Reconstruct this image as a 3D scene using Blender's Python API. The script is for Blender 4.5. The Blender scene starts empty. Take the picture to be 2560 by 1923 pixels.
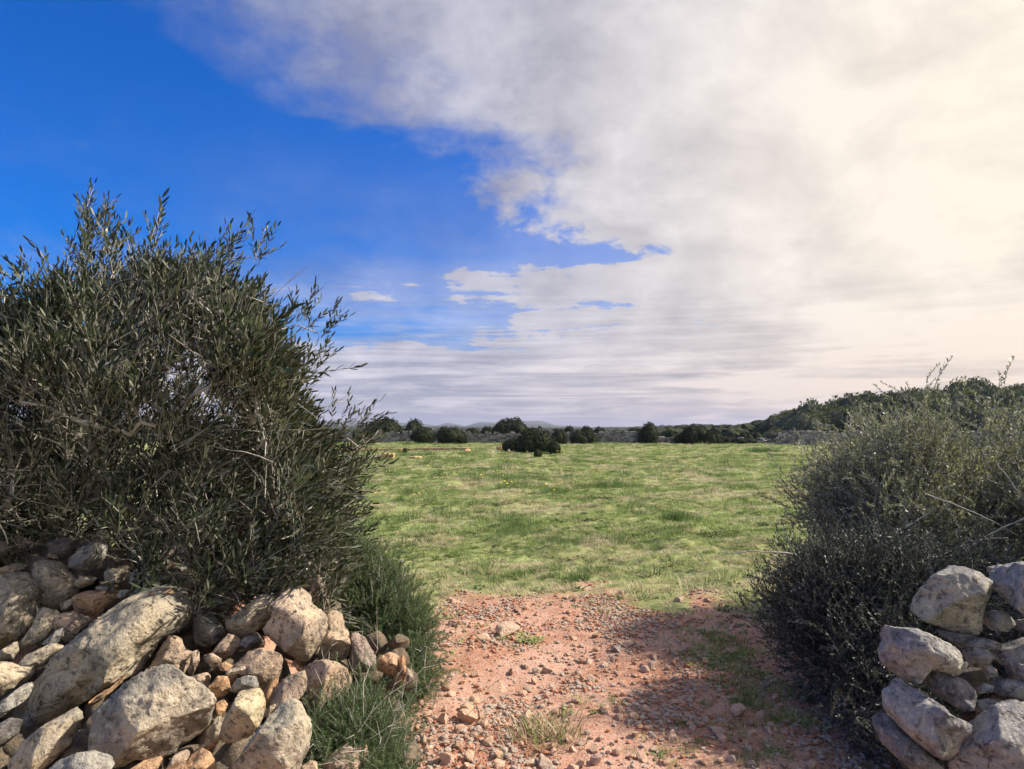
import bpy, bmesh, math, random
import numpy as np
from mathutils import Vector
R = math.radians
scene = bpy.context.scene
COL = scene.collection
rng = np.random.default_rng(7)
random.seed(7)

# ------------------------------------------------------------------ camera
EYE = 1.6; F = 1762.0; CX = 1280.0; CY = 961.5; HOR = 1072.0
PITCH = math.atan((HOR - CY) / F)
cam = bpy.data.cameras.new('camera'); cam.sensor_width = 36; cam.lens = 36 * F / 2560
cam.clip_start = 0.05; cam.clip_end = 20000
camo = bpy.data.objects.new('camera', cam); COL.objects.link(camo)
camo.location = (0, 0, EYE); camo.rotation_euler = (math.pi / 2 + PITCH, 0, 0)
scene.camera = camo

# ------------------------------------------------------------------ light
SUN_AZ, SUN_EL = R(82), R(39)
SUND = Vector((math.sin(SUN_AZ) * math.cos(SUN_EL), math.cos(SUN_AZ) * math.cos(SUN_EL), math.sin(SUN_EL)))
sl = bpy.data.lights.new('sun', 'SUN'); sl.energy = 5.0; sl.angle = R(1.2); sl.color = (1.0, 0.89, 0.76)
so = bpy.data.objects.new('sun', sl); COL.objects.link(so); so.rotation_euler = SUND.to_track_quat('Z', 'Y').to_euler()
vs = scene.view_settings
vs.view_transform = 'Standard'; vs.look = 'None'; vs.gamma = 1; vs.use_curve_mapping = False; vs.exposure = 0.6
scene.cycles.use_denoising = True
scene.cycles.max_bounces = 6; scene.cycles.diffuse_bounces = 3; scene.cycles.transmission_bounces = 3
scene.cycles.volume_bounces = 0; scene.cycles.transparent_max_bounces = 4
scene.cycles.caustics_reflective = False; scene.cycles.caustics_refractive = False


class NT:
    """small helper to write node graphs as expressions"""
    def __init__(s, tree):
        s.t = tree; s.n = tree.nodes; s.l = tree.links
    def node(s, typ, **kw):
        n = s.n.new(typ)
        for k, v in kw.items(): setattr(n, k, v)
        return n
    def put(s, sock, v):
        if isinstance(v, bpy.types.NodeSocket): s.l.new(v, sock)
        else: sock.default_value = v
    def m(s, op, a, b=None, c=None, clamp=False):
        n = s.node('ShaderNodeMath', operation=op, use_clamp=clamp)
        for i, v in enumerate((a, b, c)):
            if v is not None: s.put(n.inputs[i], v)
        return n.outputs[0]
    def mapr(s, v, a, b, c=0.0, d=1.0, smooth=True):
        n = s.node('ShaderNodeMapRange', interpolation_type='SMOOTHSTEP' if smooth else 'LINEAR')
        for i, x in enumerate((v, a, b, c, d)): s.put(n.inputs[i], x)
        return n.outputs[0]
    def mix(s, f, a, b, blend='MIX'):
        n = s.node('ShaderNodeMix', data_type='RGBA', blend_type=blend)
        s.put(n.inputs[0], f)
        for i, v in ((6, a), (7, b)):
            if isinstance(v, (tuple, list)) and len(v) == 3: v = (*v, 1)
            s.put(n.inputs[i], v)
        return n.outputs[2]
    def noise(s, vec, scale, detail=4.0, rough=0.55, dist=0.0, lac=2.0):
        n = s.node('ShaderNodeTexNoise')
        if vec is not None: s.l.new(vec, n.inputs['Vector'])
        for k, v in (('Scale', scale), ('Detail', detail), ('Roughness', rough), ('Distortion', dist), ('Lacunarity', lac)):
            n.inputs[k].default_value = v
        return n.outputs[0]
    def voro(s, vec, scale, feature='F1'):
        n = s.node('ShaderNodeTexVoronoi', feature=feature)
        if vec is not None: s.l.new(vec, n.inputs['Vector'])
        n.inputs['Scale'].default_value = scale
        return n.outputs[0]
    def comb(s, x, y, z):
        n = s.node('ShaderNodeCombineXYZ')
        for i, v in enumerate((x, y, z)): s.put(n.inputs[i], v)
        return n.outputs[0]
    def vscale(s, vec, xyz):
        n = s.node('ShaderNodeVectorMath', operation='MULTIPLY'); s.l.new(vec, n.inputs[0]); n.inputs[1].default_value = xyz
        return n.outputs[0]
    def vadd(s, vec, o):
        n = s.node('ShaderNodeVectorMath', operation='ADD'); s.put(n.inputs[0], vec); s.put(n.inputs[1], o)
        return n.outputs[0]


# ------------------------------------------------------------------ sky: clear blue at one side, a thick cloud veil towards the sun
world = bpy.data.worlds.new('World'); scene.world = world; world.use_nodes = True
wt = NT(world.node_tree); wt.n.clear()
tc = wt.node('ShaderNodeTexCoord'); D = tc.outputs['Generated']
sp = wt.node('ShaderNodeSeparateXYZ'); wt.l.new(D, sp.inputs[0]); dx, dy, dz = sp.outputs
az = wt.m('ARCTAN2', dx, dy)
el = wt.m('ARCSINE', wt.m('MAXIMUM', wt.m('MINIMUM', dz, 0.9999), -0.9999))
elp = wt.m('MAXIMUM', el, 0.0)
zz = wt.m('ADD', wt.m('MAXIMUM', dz, 0.0), 0.10)
P = wt.comb(wt.m('DIVIDE', dx, zz), wt.m('DIVIDE', dy, zz), 0.0)          # a cloud layer seen from below
Pa = wt.comb(wt.m('MULTIPLY', az, 3.0), wt.m('MULTIPLY', el, 9.0), 0.0)
nA = wt.noise(P, 0.55, 7, 0.58, 0.6)
nB = wt.noise(wt.vadd(P, (7.3, 2.1, 0)), 1.7, 7, 0.62, 0.3)
nS = wt.noise(wt.vadd(Pa, (3.3, 9.7, 0)), 1.1, 6, 0.6, 0.5)
nM = wt.noise(wt.vadd(wt.comb(wt.m('MULTIPLY', az, 3.0), wt.m('MULTIPLY', el, 4.0), 0.0), (1.3, 4.7, 0)), 2.2, 8, 0.6, 0.2)
nF = wt.noise(wt.vadd(wt.comb(wt.m('MULTIPLY', az, 3.0), wt.m('MULTIPLY', el, 4.5), 0.0), (5.3, 1.7, 0)), 5.0, 9, 0.62, 0.25)
fc = wt.node('ShaderNodeFloatCurve')
wt.l.new(wt.m('DIVIDE', el, R(45), clamp=True), fc.inputs['Value'])
def bpt(x, y):      # cloud edge azimuth for an elevation, from the photograph
    X = (x - 1106) / 1522; Z = (926 - y) / 1522
    return (math.degrees(math.atan2(Z, math.hypot(X, 1))) / 45, (math.degrees(math.atan(X)) + 120) / 240)
pts = [(0.0, 0.0), (4.2 / 45, 0.0)] + [bpt(*p) for p in ((560, 756), (900, 742), (1215, 716), (1150, 690), (1080, 660), (1000, 630), (960, 608), (1060, 580), (1330, 545), (1190, 500), (1120, 462), (1020, 405), (1045, 360), (1060, 305), (985, 270), (880, 255), (800, 215), (720, 140), (640, 60), (520, -20))] + [(1.0, (-45 + 120) / 240)]
pts.sort()
cv = fc.mapping.curves[0]
cv.points[0].location = pts[0]; cv.points[1].location = pts[-1]
for p_ in pts[1:-1]: cv.points.new(*p_)
for q in cv.points: q.handle_type = 'AUTO'
fc.mapping.update()
bnd = wt.m('MULTIPLY_ADD', fc.outputs[0], R(240), R(-120))
AZ0 = R(100)
tdist = wt.m('ARCCOSINE', wt.m('COSINE', wt.m('SUBTRACT', az, AZ0)))
inside = wt.m('SUBTRACT', wt.m('SUBTRACT', AZ0, bnd), tdist)             # > 0 inside the veil
w1 = wt.m('MULTIPLY', wt.m('SUBTRACT', nS, 0.5), 0.20)
w2 = wt.m('MULTIPLY', wt.m('SUBTRACT', nF, 0.5), wt.mapr(el, R(15), R(29), 0.62, 0.30))
Pst = wt.comb(wt.m('MULTIPLY', az, 2.2), wt.m('MULTIPLY', el, 26.0), 0.0)
st = wt.noise(Pst, 2.0, 7, 0.62, 0.8)
w3 = wt.m('MULTIPLY', wt.m('MULTIPLY', wt.m('SUBTRACT', st, 0.5), 1.15), wt.mapr(el, R(15), R(9)))
w4 = wt.m('MULTIPLY', wt.m('SUBTRACT', nB, 0.5), 0.22)
ins2 = wt.m('ADD', wt.m('ADD', wt.m('ADD', wt.m('ADD', inside, w1), w2), w3), w4)
soft = wt.mapr(el, R(12), R(30), 0.07, 0.26)
dens = wt.mapr(ins2, wt.m('MULTIPLY', soft, -1.0), wt.m('MULTIPLY', soft, 1.0))
# loose streaks beside the edge and thin bands above the horizon
near = wt.m('MULTIPLY', wt.mapr(ins2, -0.55, 0.0), wt.mapr(el, R(19), R(7)))
wisp = wt.m('MULTIPLY', wt.mapr(st, 0.46, 0.70), near)
far_w = wt.m('MULTIPLY', wt.mapr(nM, 0.60, 0.80), 0.25)
cover = wt.m('MAXIMUM', dens, wt.m('MAXIMUM', wt.m('MULTIPLY', wisp, 0.85), far_w))
cover = wt.m('MAXIMUM', cover, wt.m('MULTIPLY', wt.mapr(ins2, -0.75, 0.05), wt.mapr(el, R(26), R(6), 0.0, 0.60)))
cover = wt.m('MAXIMUM', cover, wt.mapr(el, R(6.6), R(4.0), 0.0, 0.96))
# tone of the cloud
dotn = wt.node('ShaderNodeVectorMath', operation='DOT_PRODUCT'); wt.l.new(D, dotn.inputs[0])
GD = Vector((math.sin(R(52)) * math.cos(R(16)), math.cos(R(52)) * math.cos(R(16)), math.sin(R(16))))
dotn.inputs[1].default_value = GD
ang = wt.m('ARCCOSINE', wt.m('MINIMUM', dotn.outputs['Value'], 0.99999))
glow = wt.mapr(ang, R(64), R(14))
tone = wt.m('ADD', wt.m('MULTIPLY', wt.m('SUBTRACT', nA, 0.5), 1.3), wt.m('MULTIPLY', wt.m('SUBTRACT', nM, 0.5), 1.1))
tone = wt.m('ADD', tone, wt.m('MULTIPLY', wt.m('SUBTRACT', nB, 0.5), 0.5))
tone = wt.m('MULTIPLY', tone, 1.35)
tone = wt.m('ADD', tone, wt.m('MULTIPLY', wt.mapr(ins2, 0.0, 0.32, -0.20, 0.06), wt.mapr(el, R(9), R(18))))
tone = wt.m('ADD', tone, wt.mapr(el, R(17), R(7), 0.0, 0.16))
tone = wt.m('ADD', wt.m('ADD', tone, 0.24), wt.m('MULTIPLY', glow, 0.66))
lowband = wt.m('MULTIPLY', wt.mapr(el, R(9), R(2)), wt.m('SUBTRACT', wt.mapr(st, 0.36, 0.66), 0.62))
sf = wt.noise(wt.vadd(wt.comb(wt.m('MULTIPLY', az, 1.6), wt.m('MULTIPLY', el, 60.0), 0.0), (2.0, 8.0, 0)), 1.6, 6, 0.6, 0.5)
tone = wt.m('ADD', tone, wt.m('MULTIPLY', wt.m('SUBTRACT', sf, 0.5), wt.mapr(el, R(14), R(4), 0.0, 1.3)))
tone = wt.m('ADD', tone, wt.m('MULTIPLY', lowband, 0.8), clamp=True)
c_cool = wt.mix(tone, (0.30, 0.32, 0.45), (0.77, 0.78, 0.91))
c_warm = wt.mix(tone, (0.56, 0.50, 0.47), (1.05, 0.95, 0.81))
ccol = wt.mix(glow, c_cool, c_warm)
ccol = wt.mix(wt.mapr(el, R(10), R(1.0), 0, 0.75), ccol, wt.mix(wt.mapr(az, R(-20), R(40)), wt.mix(tone, (0.46, 0.48, 0.60), (0.80, 0.76, 0.82)), wt.mix(tone, (0.52, 0.46, 0.46), (0.98, 0.78, 0.62))))
sky = wt.node('ShaderNodeTexSky', sky_type='NISHITA', sun_disc=False)
sky.sun_elevation = SUN_EL; sky.sun_rotation = SUN_AZ; sky.air_density = 1.2; sky.dust_density = 0.2; sky.ozone_density = 3.0
blue = wt.mix(1.0, sky.outputs[0], (0.03, 0.50, 1.30), 'MULTIPLY')
bg1 = wt.node('ShaderNodeBackground'); wt.l.new(blue, bg1.inputs[0]); bg1.inputs[1].default_value = 0.080
bg2 = wt.node('ShaderNodeBackground'); wt.l.new(ccol, bg2.inputs[0]); bg2.inputs[1].default_value = 0.665
ms = wt.node('ShaderNodeMixShader'); wt.l.new(cover, ms.inputs[0]); wt.l.new(bg1.outputs[0], ms.inputs[1]); wt.l.new(bg2.outputs[0], ms.inputs[2])
wo = wt.node('ShaderNodeOutputWorld'); wt.l.new(ms.outputs[0], wo.inputs[0])
world.cycles.sampling_method = 'MANUAL'; world.cycles.sample_map_resolution = 1024


# ------------------------------------------------------------------ helpers
def ray(u, v):
    x = (u - CX) / F; y = -(v - CY) / F
    cp, s_ = math.cos(PITCH), math.sin(PITCH)
    return Vector((x, cp - s_ * y, s_ + cp * y))
def at(u, v, Y):                      # world point at distance Y in front of the eye seen at photo pixel (u,v)
    d = ray(u, v); return Vector((0, 0, EYE)) + d * (Y / d.y)
def ground(u, v, z=0.0):
    d = ray(u, v); t = (z - EYE) / d.z; return Vector((0, 0, EYE)) + d * t

def tag(o, label=None, cat=None, group=None, kind=None):
    if label: o['label'] = label
    if cat: o['category'] = cat
    if group: o['group'] = group
    if kind: o['kind'] = kind
    return o
def empty(name, loc, label=None, cat=None, group=None):
    o = bpy.data.objects.new(name, None); COL.objects.link(o); o.location = loc; o.empty_display_size = 0.1
    return tag(o, label, cat, group)
def make_mesh(name, V, Fc, mats=(), smooth=False, attrs=None, midx=None):
    V = np.ascontiguousarray(V, dtype=np.float32); Fc = np.ascontiguousarray(Fc, dtype=np.int32)
    me = bpy.data.meshes.new(name); k = Fc.shape[1]; n = len(Fc)
    me.vertices.add(len(V)); me.vertices.foreach_set('co', V.ravel())
    me.loops.add(n * k); me.loops.foreach_set('vertex_index', Fc.ravel())
    me.polygons.add(n); me.polygons.foreach_set('loop_start', np.arange(0, n * k, k, dtype=np.int32))
    me.polygons.foreach_set('loop_total', np.full(n, k, dtype=np.int32))
    me.polygons.foreach_set('use_smooth', np.full(n, bool(smooth)))
    if midx is not None: me.polygons.foreach_set('material_index', np.ascontiguousarray(midx, dtype=np.int32))
    for m in mats: me.materials.append(m)
    me.update(calc_edges=True)
    if attrs:
        for an, arr in attrs.items():
            a = me.attributes.new(an, 'FLOAT', 'POINT'); a.data.foreach_set('value', np.ascontiguousarray(arr, dtype=np.float32))
    return me
def link(name, me, parent=None, loc=(0, 0, 0), rot=None, scale=None):
    o = bpy.data.objects.new(name, me); COL.objects.link(o)
    if parent is not None:
        o.parent = parent; o.location = Vector(loc) - parent.location
    else: o.location = loc
    if rot is not None: o.rotation_euler = rot
    if scale is not None: o.scale = (scale,) * 3 if np.isscalar(scale) else scale
    return o

def _h(i, j, k, s):
    n = (i * 374761393 + j * 668265263 + k * 2147483647 + s * 1274126177) & 0xffffffff
    n = ((n ^ (n >> 13)) * 1274126177) & 0xffffffff
    n = n ^ (n >> 16)
    return (n & 0xffff) / 65535.0
def vnoise(p, seed=0):
    p = np.asarray(p, dtype=np.float64); f = np.floor(p); i = f.astype(np.int64); t = p - f; t = t * t * (3 - 2 * t)
    r = 0
    for a in (0, 1):
        wa = t[:, 0] if a else 1 - t[:, 0]
        for b in (0, 1):
            wb = t[:, 1] if b else 1 - t[:, 1]
            for c in (0, 1):
                wc = t[:, 2] if c else 1 - t[:, 2]
                r = r + wa * wb * wc * _h(i[:, 0] + a, i[:, 1] + b, i[:, 2] + c, seed)
    return r * 2 - 1
def fbm(p, octv=4, seed=0, gain=0.5):
    r = 0; a = 1; q = np.asarray(p, dtype=np.float64)
    for o in range(octv):
        r = r + a * vnoise(q, seed + o * 17); a *= gain; q = q * 2.03 + 11.7
    return r
def fbm2(x, y, octv=4, seed=0, gain=0.5):
    return fbm(np.stack([np.ravel(x), np.ravel(y), np.zeros(np.size(x))], 1), octv, seed, gain).reshape(np.shape(x))
def sstep(a, b, x):
    t = np.clip((x - a) / (b - a), 0, 1); return t * t * (3 - 2 * t)

_ico = {}
def ico(s):
    if s not in _ico:
        bm = bmesh.new(); bmesh.ops.create_icosphere(bm, subdivisions=s, radius=1)
        bm.verts.ensure_lookup_table()
        _ico[s] = (np.array([v.co[:] for v in bm.verts]), np.array([[v.index for v in f.verts] for f in bm.faces])); bm.free()
    return _ico[s]

# ------------------------------------------------------------------ materials
def mat(name, build):
    m = bpy.data.materials.new(name); m.use_nodes = True
    t = NT(m.node_tree); t.n.clear(); out = t.node('ShaderNodeOutputMaterial')
    t.l.new(build(t), out.inputs[0]); return m
def bsdf(t, col, rough=0.9, spec=0.2, normal=None, trans=None):
    b = t.node('ShaderNodeBsdfPrincipled')
    if isinstance(col, tuple): col = (*col[:3], 1)
    t.put(b.inputs['Base Color'], col); t.put(b.inputs['Roughness'], rough); b.inputs['Specular IOR Level'].default_value = spec
    if normal is not None: t.l.new(normal, b.inputs['Normal'])
    return b.outputs[0]
def bump(t, h, strength=0.5, dist=0.02, n=None):
    b = t.node('ShaderNodeBump'); b.inputs['Strength'].default_value = strength; b.inputs['Distance'].default_value = dist
    t.l.new(h, b.inputs['Height'])
    if n is not None: t.l.new(n, b.inputs['Normal'])
    return b.outputs[0]
def attr(t, name):
    n = t.node('ShaderNodeAttribute', attribute_name=name); return n.outputs['Fac']

def rock_mat(name, lichen=0.5, scale=1.0, cool=0.0):
    def f(t):
        tcn = t.node('ShaderNodeTexCoord'); oi = t.node('ShaderNodeObjectInfo')
        off = t.comb(t.m('MULTIPLY', oi.outputs['Random'], 37.0), t.m('MULTIPLY', oi.outputs['Random'], 91.0), 3.0)
        p = t.vadd(tcn.outputs['Object'], off)
        big = t.noise(p, 3.2 * scale, 5, 0.6, 0.4); med = t.noise(p, 11 * scale, 6, 0.65, 0.3); fine = t.noise(p, 60 * scale, 5, 0.7)
        speck = t.voro(p, 75 * scale)
        warm = (0.56, 0.485, 0.375) if cool == 0 else (0.40, 0.38, 0.33); grey = (0.30, 0.285, 0.25) if cool == 0 else (0.25, 0.255, 0.265)
        c = t.mix(t.mapr(big, 0.36, 0.62), warm, grey)
        c = t.mix(t.mapr(med, 0.50, 0.70, 0, 0.55), c, (0.60, 0.52, 0.40))
        c = t.mix(t.mapr(med, 0.50, 0.30, 0, 0.5), c, (0.24, 0.20, 0.15))
        # dark crusts and pits, small pale lichens
        l1 = t.noise(t.vadd(p, (4.1, 2.2, 9.0)), 5.5 * scale, 8, 0.72, 0.5)
        c = t.mix(t.mapr(l1, 0.56, 0.68, 0, lichen), c, (0.075, 0.072, 0.07))
        c = t.mix(t.m('MULTIPLY', t.mapr(fine, 0.58, 0.68), 0.55), c, (0.055, 0.05, 0.045))
        c = t.mix(t.m('MULTIPLY', t.mapr(speck, 0.17, 0.08), t.mapr(med, 0.45, 0.6)), c, (0.70, 0.66, 0.56))
        geo = t.node('ShaderNodeNewGeometry')
        mot = t.noise(t.vadd(p, (9, 9, 1)), 26 * scale, 5, 0.75, 0.3)
        c = t.mix(t.mapr(mot, 0.47, 0.38, 0, 0.8), c, (0.10, 0.09, 0.08))
        c = t.mix(t.mapr(mot, 0.54, 0.66, 0, 0.5), c, (0.72, 0.66, 0.54))
        c = t.mix(1.0, c, oi.outputs['Color'], 'MULTIPLY')
        pits = t.voro(t.vadd(p, (1, 5, 2)), 34 * scale, 'SMOOTH_F1')
        h = t.m('ADD', t.m('MULTIPLY', med, 0.9), t.m('MULTIPLY', fine, 0.30))
        h = t.m('ADD', h, t.m('MULTIPLY', t.mapr(pits, 0.0, 0.35), 0.25))
        c = t.mix(t.mapr(pits, 0.16, 0.04, 0, 0.5), c, (0.05, 0.045, 0.04))
        h = t.m('ADD', h, t.m('MULTIPLY', mot, 0.6))
        nn = bump(t, h, 1.0, 0.030 / scale)
        return bsdf(t, c, 0.92, 0.12, nn)
    return mat(name, f)
M_rock = rock_mat('limestone', 0.62)
M_rock_r = rock_mat('shaded_lichen_limestone', 0.9, 1.1, 1.0)  # limestone copy: the wall end's shade put into a cooler grey, plus more lichen
M_pebble = mat('pebble_limestone', lambda t: bsdf(t, t.mix(1.0, t.mix(t.noise(t.node('ShaderNodeTexCoord').outputs['Object'], 2.2, 6, .7), (0.46, 0.35, 0.27), (0.84, 0.72, 0.60)), t.node('ShaderNodeObjectInfo').outputs['Color'], 'MULTIPLY'), .9, .1, bump(t, t.noise(t.node('ShaderNodeTexCoord').outputs['Object'], 6, 5, .7), .6, .15)))

def leaf_mat(name, top, under, rough=0.45, transl=0.25, var=0.5, spec=0.4):
    def f(t):
        a = attr(t, 'tone'); g = t.node('ShaderNodeNewGeometry')
        c = t.mix(g.outputs['Backfacing'], top, under)
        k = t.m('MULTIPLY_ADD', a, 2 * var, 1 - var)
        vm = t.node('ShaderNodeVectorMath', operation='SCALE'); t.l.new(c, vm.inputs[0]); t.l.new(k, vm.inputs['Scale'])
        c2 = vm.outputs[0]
        b = bsdf(t, c2, rough, spec)
        tr = t.node('ShaderNodeBsdfTranslucent'); t.l.new(t.mix(1.0, c2, (1.2, 1.35, 0.55), 'MULTIPLY'), tr.inputs[0])
        mx = t.node('ShaderNodeMixShader'); mx.inputs[0].default_value = transl
        t.l.new(b, mx.inputs[1]); t.l.new(tr.outputs[0], mx.inputs[2]); return mx.outputs[0]
    return mat(name, f)
M_olive = leaf_mat('olive_leaf', (0.030, 0.046, 0.023), (0.14, 0.15, 0.11), 0.40, 0.14, 0.7)
M_small = leaf_mat('small_grey_leaf', (0.21, 0.215, 0.18), (0.34, 0.34, 0.30), 0.45, 0.22, 0.6, 0.25)
M_dark = leaf_mat('dark_leaf', (0.042, 0.050, 0.042), (0.12, 0.13, 0.12), 0.45, 0.12, 0.7, 0.3)
M_asp = leaf_mat('asparagus_needle', (0.085, 0.135, 0.055), (0.085, 0.135, 0.055), 0.6, 0.30, 0.7)
M_far = leaf_mat('evergreen_foliage', (0.040, 0.052, 0.026), (0.05, 0.062, 0.036), 0.7, 0.15, 0.6, 0.1)
M_hillf = leaf_mat('hazy_grey_evergreen_foliage', (0.15, 0.165, 0.115), (0.10, 0.115, 0.07), 0.7, 0.15, 0.6, 0.1)  # grey green lightened further, distance haze put into the leaf colour
M_wood_f = leaf_mat('woodland_foliage', (0.050, 0.064, 0.036), (0.05, 0.06, 0.04), 0.8, 0.1, 0.5, 0.05)
M_bark = mat('bark', lambda t: bsdf(t, t.mix(t.noise(t.node('ShaderNodeTexCoord').outputs['Object'], 18, 4), (0.10, 0.085, 0.07), (0.30, 0.27, 0.23)), 0.85))
M_twig = mat('pale_twig', lambda t: bsdf(t, t.mix(t.noise(t.node('ShaderNodeTexCoord').outputs['Object'], 9, 3), (0.32, 0.30, 0.26), (0.62, 0.58, 0.50)), 0.8))
M_twigd = mat('grey_twig', lambda t: bsdf(t, t.mix(t.noise(t.node('ShaderNodeTexCoord').outputs['Object'], 9, 3), (0.10, 0.09, 0.08), (0.24, 0.22, 0.20)), 0.8))
M_white_twig = mat('bleached_twig', lambda t: bsdf(t, (0.52, 0.49, 0.42), 0.8))
def grass_mat(name, c1, c2, transl=0.4):
    def f(t):
        a = attr(t, 'tone'); oi = t.node('ShaderNodeObjectInfo')
        k = t.m('ADD', t.m('MULTIPLY', a, 0.5), t.m('MULTIPLY', t.mapr(oi.outputs['Random'], 0.1, 0.9), 0.5))
        c = t.mix(k, c1, c2)
        b = bsdf(t, c, 0.6, 0.2)
        tr = t.node('ShaderNodeBsdfTranslucent'); t.l.new(c, tr.inputs[0])
        mx = t.node('ShaderNodeMixShader'); mx.inputs[0].default_value = transl
        t.l.new(b, mx.inputs[1]); t.l.new(tr.outputs[0], mx.inputs[2]); return mx.outputs[0]
    return mat(name, f)
M_gr = grass_mat('green_grass', (0.10, 0.175, 0.04), (0.50, 0.58, 0.22))
M_gd = grass_mat('dark_green_grass', (0.07, 0.135, 0.04), (0.24, 0.32, 0.11))
M_gy = grass_mat('dry_grass', (0.38, 0.31, 0.18), (0.80, 0.70, 0.50), 0.3)
M_weed = grass_mat('weed_leaf', (0.09, 0.17, 0.035), (0.46, 0.53, 0.21), 0.3)
M_yel = mat('yellow_petal', lambda t: bsdf(t, (0.85, 0.68, 0.03), 0.6))

# ------------------------------------------------------------------ ground sheet
def path_mask(X, Y):
    """1 on the bare red earth of the gateway, 0 in the grass"""
    X = np.asarray(X, float); Y = np.asarray(Y, float)
    n = fbm2(X * 1.1, Y * 1.1, 4, 31) * 0.55
    left = -1.25 + 0.14 * (Y - 3); right = 1.9 - 0.1 * np.abs(Y - 4.5)
    m = sstep(left - .2, left + .2, X + n * .35) * (1 - sstep(right, right + .4, X + n * .3))
    far = 6.70 + n * 1.1 + fbm2(X * 4, Y * 4, 3, 55) * .35 + 0.55 * sstep(0.9, 2.4, X)
    far = far + 0.35 * np.exp(-((X - 0.75) / 0.4) ** 2) - 0.5 * np.exp(-((X - 1.45) / 0.3) ** 2)
    m = m * (1 - sstep(far - .25, far + .55, Y))
    return m
def ghgt(X, Y):
    X = np.asarray(X, float); Y = np.asarray(Y, float); r = np.hypot(X, Y)
    h = fbm2(X * .35, Y * .35, 3, 5) * 0.05 * sstep(4, 14, r) + fbm2(X * .08, Y * .08, 2, 8) * 0.10 * sstep(12, 40, r)
    h += fbm2(X * 1.7, Y * 1.7, 4, 21, .6) * 0.060 * sstep(6.5, 9, r) * (1 - sstep(40, 70, r))
    near = 1 - sstep(9, 16, r)
    h += near * (fbm2(X * 2.2, Y * 2.2, 4, 3) * 0.022 + fbm2(X * 9, Y * 9, 3, 4) * 0.007)
    # earth under the tumbled wall on one side and under the shrubs on the other
    ml = 0.62 * sstep(2.75, 4.3, Y) * (1 - sstep(5.0, 6.6, Y)) * (1 - sstep(-1.75, -1.05, X))
    mr = 0.30 * sstep(3.0, 3.6, Y) * (1 - sstep(5.0, 6.6, Y)) * sstep(1.9, 2.8, X)
    h += ml + mr
    # beyond the field the land drops into a wooded valley and climbs again
    h += -7.0 * sstep(95, 330, Y) * sstep(-400, 300, X + 300)
    h += 6.0 * sstep(500, 2300, r) + fbm2(X / 420, Y / 420, 4, 12) * 7.0 * sstep(350, 1500, r)
    # wooded hill on the right
    hill = 3.6 * sstep(26, 60, X - 0.05 * Y) * sstep(76, 104, Y + 0.15 * X) * (1 - sstep(118, 190, Y))
    h += hill * (1 + 0.2 * fbm2(X / 18, Y / 18, 3, 44))
    return h
def axis(a, b, da, far, g):
    p = list(np.arange(a, b, da)); s = da; x = p[-1]
    while x < far: s *= g; x += s; p.append(x)
    s = da; x = p[0]; q = []
    while x > -far: s *= g; x -= s; q.append(x)
    return np.array(q[::-1] + p)
xs = axis(-2.6, 3.0, 0.03, 9000, 1.09); ys = axis(2.6, 8.2, 0.03, 9000, 1.075)
ys = ys[ys > -60]; GX, GY = np.meshgrid(xs, ys); GZ = ghgt(GX, GY)
nx, ny = len(xs), len(ys)
idx = np.arange(nx * ny).reshape(ny, nx)
Fq = np.stack([idx[:-1, :-1].ravel(), idx[:-1, 1:].ravel(), idx[1:, 1:].ravel(), idx[1:, :-1].ravel()], 1)
def ground_mat(t):
    tcn = t.node('ShaderNodeTexCoord'); p = tcn.outputs['Object']; pm = attr(t, 'path')
    a = t.noise(p, 1.6, 6, 0.62, 0.3); b = t.noise(p, 14, 6, 0.7, 0.2); c_ = t.noise(p, 70, 4, 0.7)
    soil = t.mix(t.mapr(a, 0.35, 0.66), (0.44, 0.22, 0.14), (0.60, 0.38, 0.285))
    soil = t.mix(t.mapr(b, 0.42, 0.72, 0, 0.6), soil, (0.68, 0.50, 0.38))
    soil = t.mix(t.mapr(c_, 0.5, 0.36, 0, 0.7), soil, (0.25, 0.10, 0.055))
    f1 = t.noise(p, 0.55, 7, 0.66, 0.4); f2 = t.noise(t.vscale(p, (0.5, 1.0, 1.0)), 5.0, 6, 0.7, 0.2); f3 = t.noise(t.vscale(p, (0.22, 1.0, 1.0)), 0.30, 5, 0.6)
    g = t.mix(t.mapr(f2, 0.35, 0.65), (0.17, 0.20, 0.075), (0.36, 0.39, 0.17))
    g = t.mix(t.mapr(f1, 0.50, 0.68, 0, 0.35), g, (0.46, 0.40, 0.27))
    g = t.mix(t.mapr(f3, 0.55, 0.75, 0, 0.3), g, (0.16, 0.25, 0.055))
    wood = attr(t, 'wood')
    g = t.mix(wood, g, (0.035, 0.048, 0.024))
    col = t.mix(pm, g, soil)
    h = t.m('ADD', t.m('MULTIPLY', b, 0.6), t.m('MULTIPLY', c_, 0.4))
    return bsdf(t, col, 0.95, 0.08, bump(t, h, 0.9, 0.03))
M_ground = mat('earth_and_turf', ground_mat)
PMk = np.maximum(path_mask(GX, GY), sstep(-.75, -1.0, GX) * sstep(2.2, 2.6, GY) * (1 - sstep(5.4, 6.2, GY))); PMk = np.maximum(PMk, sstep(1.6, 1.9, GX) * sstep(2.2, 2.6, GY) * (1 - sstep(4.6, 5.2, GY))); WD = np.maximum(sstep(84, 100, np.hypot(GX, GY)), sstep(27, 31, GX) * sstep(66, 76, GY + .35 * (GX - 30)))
gme = make_mesh('ground', np.stack([GX.ravel(), GY.ravel(), GZ.ravel()], 1), Fq, [M_ground], True, {'path': PMk.ravel(), 'wood': WD.ravel()})
go = link('ground', gme); tag(go, kind='structure')

def gz1(x, y): return float(ghgt(np.array([x]), np.array([y]))[0])

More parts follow.
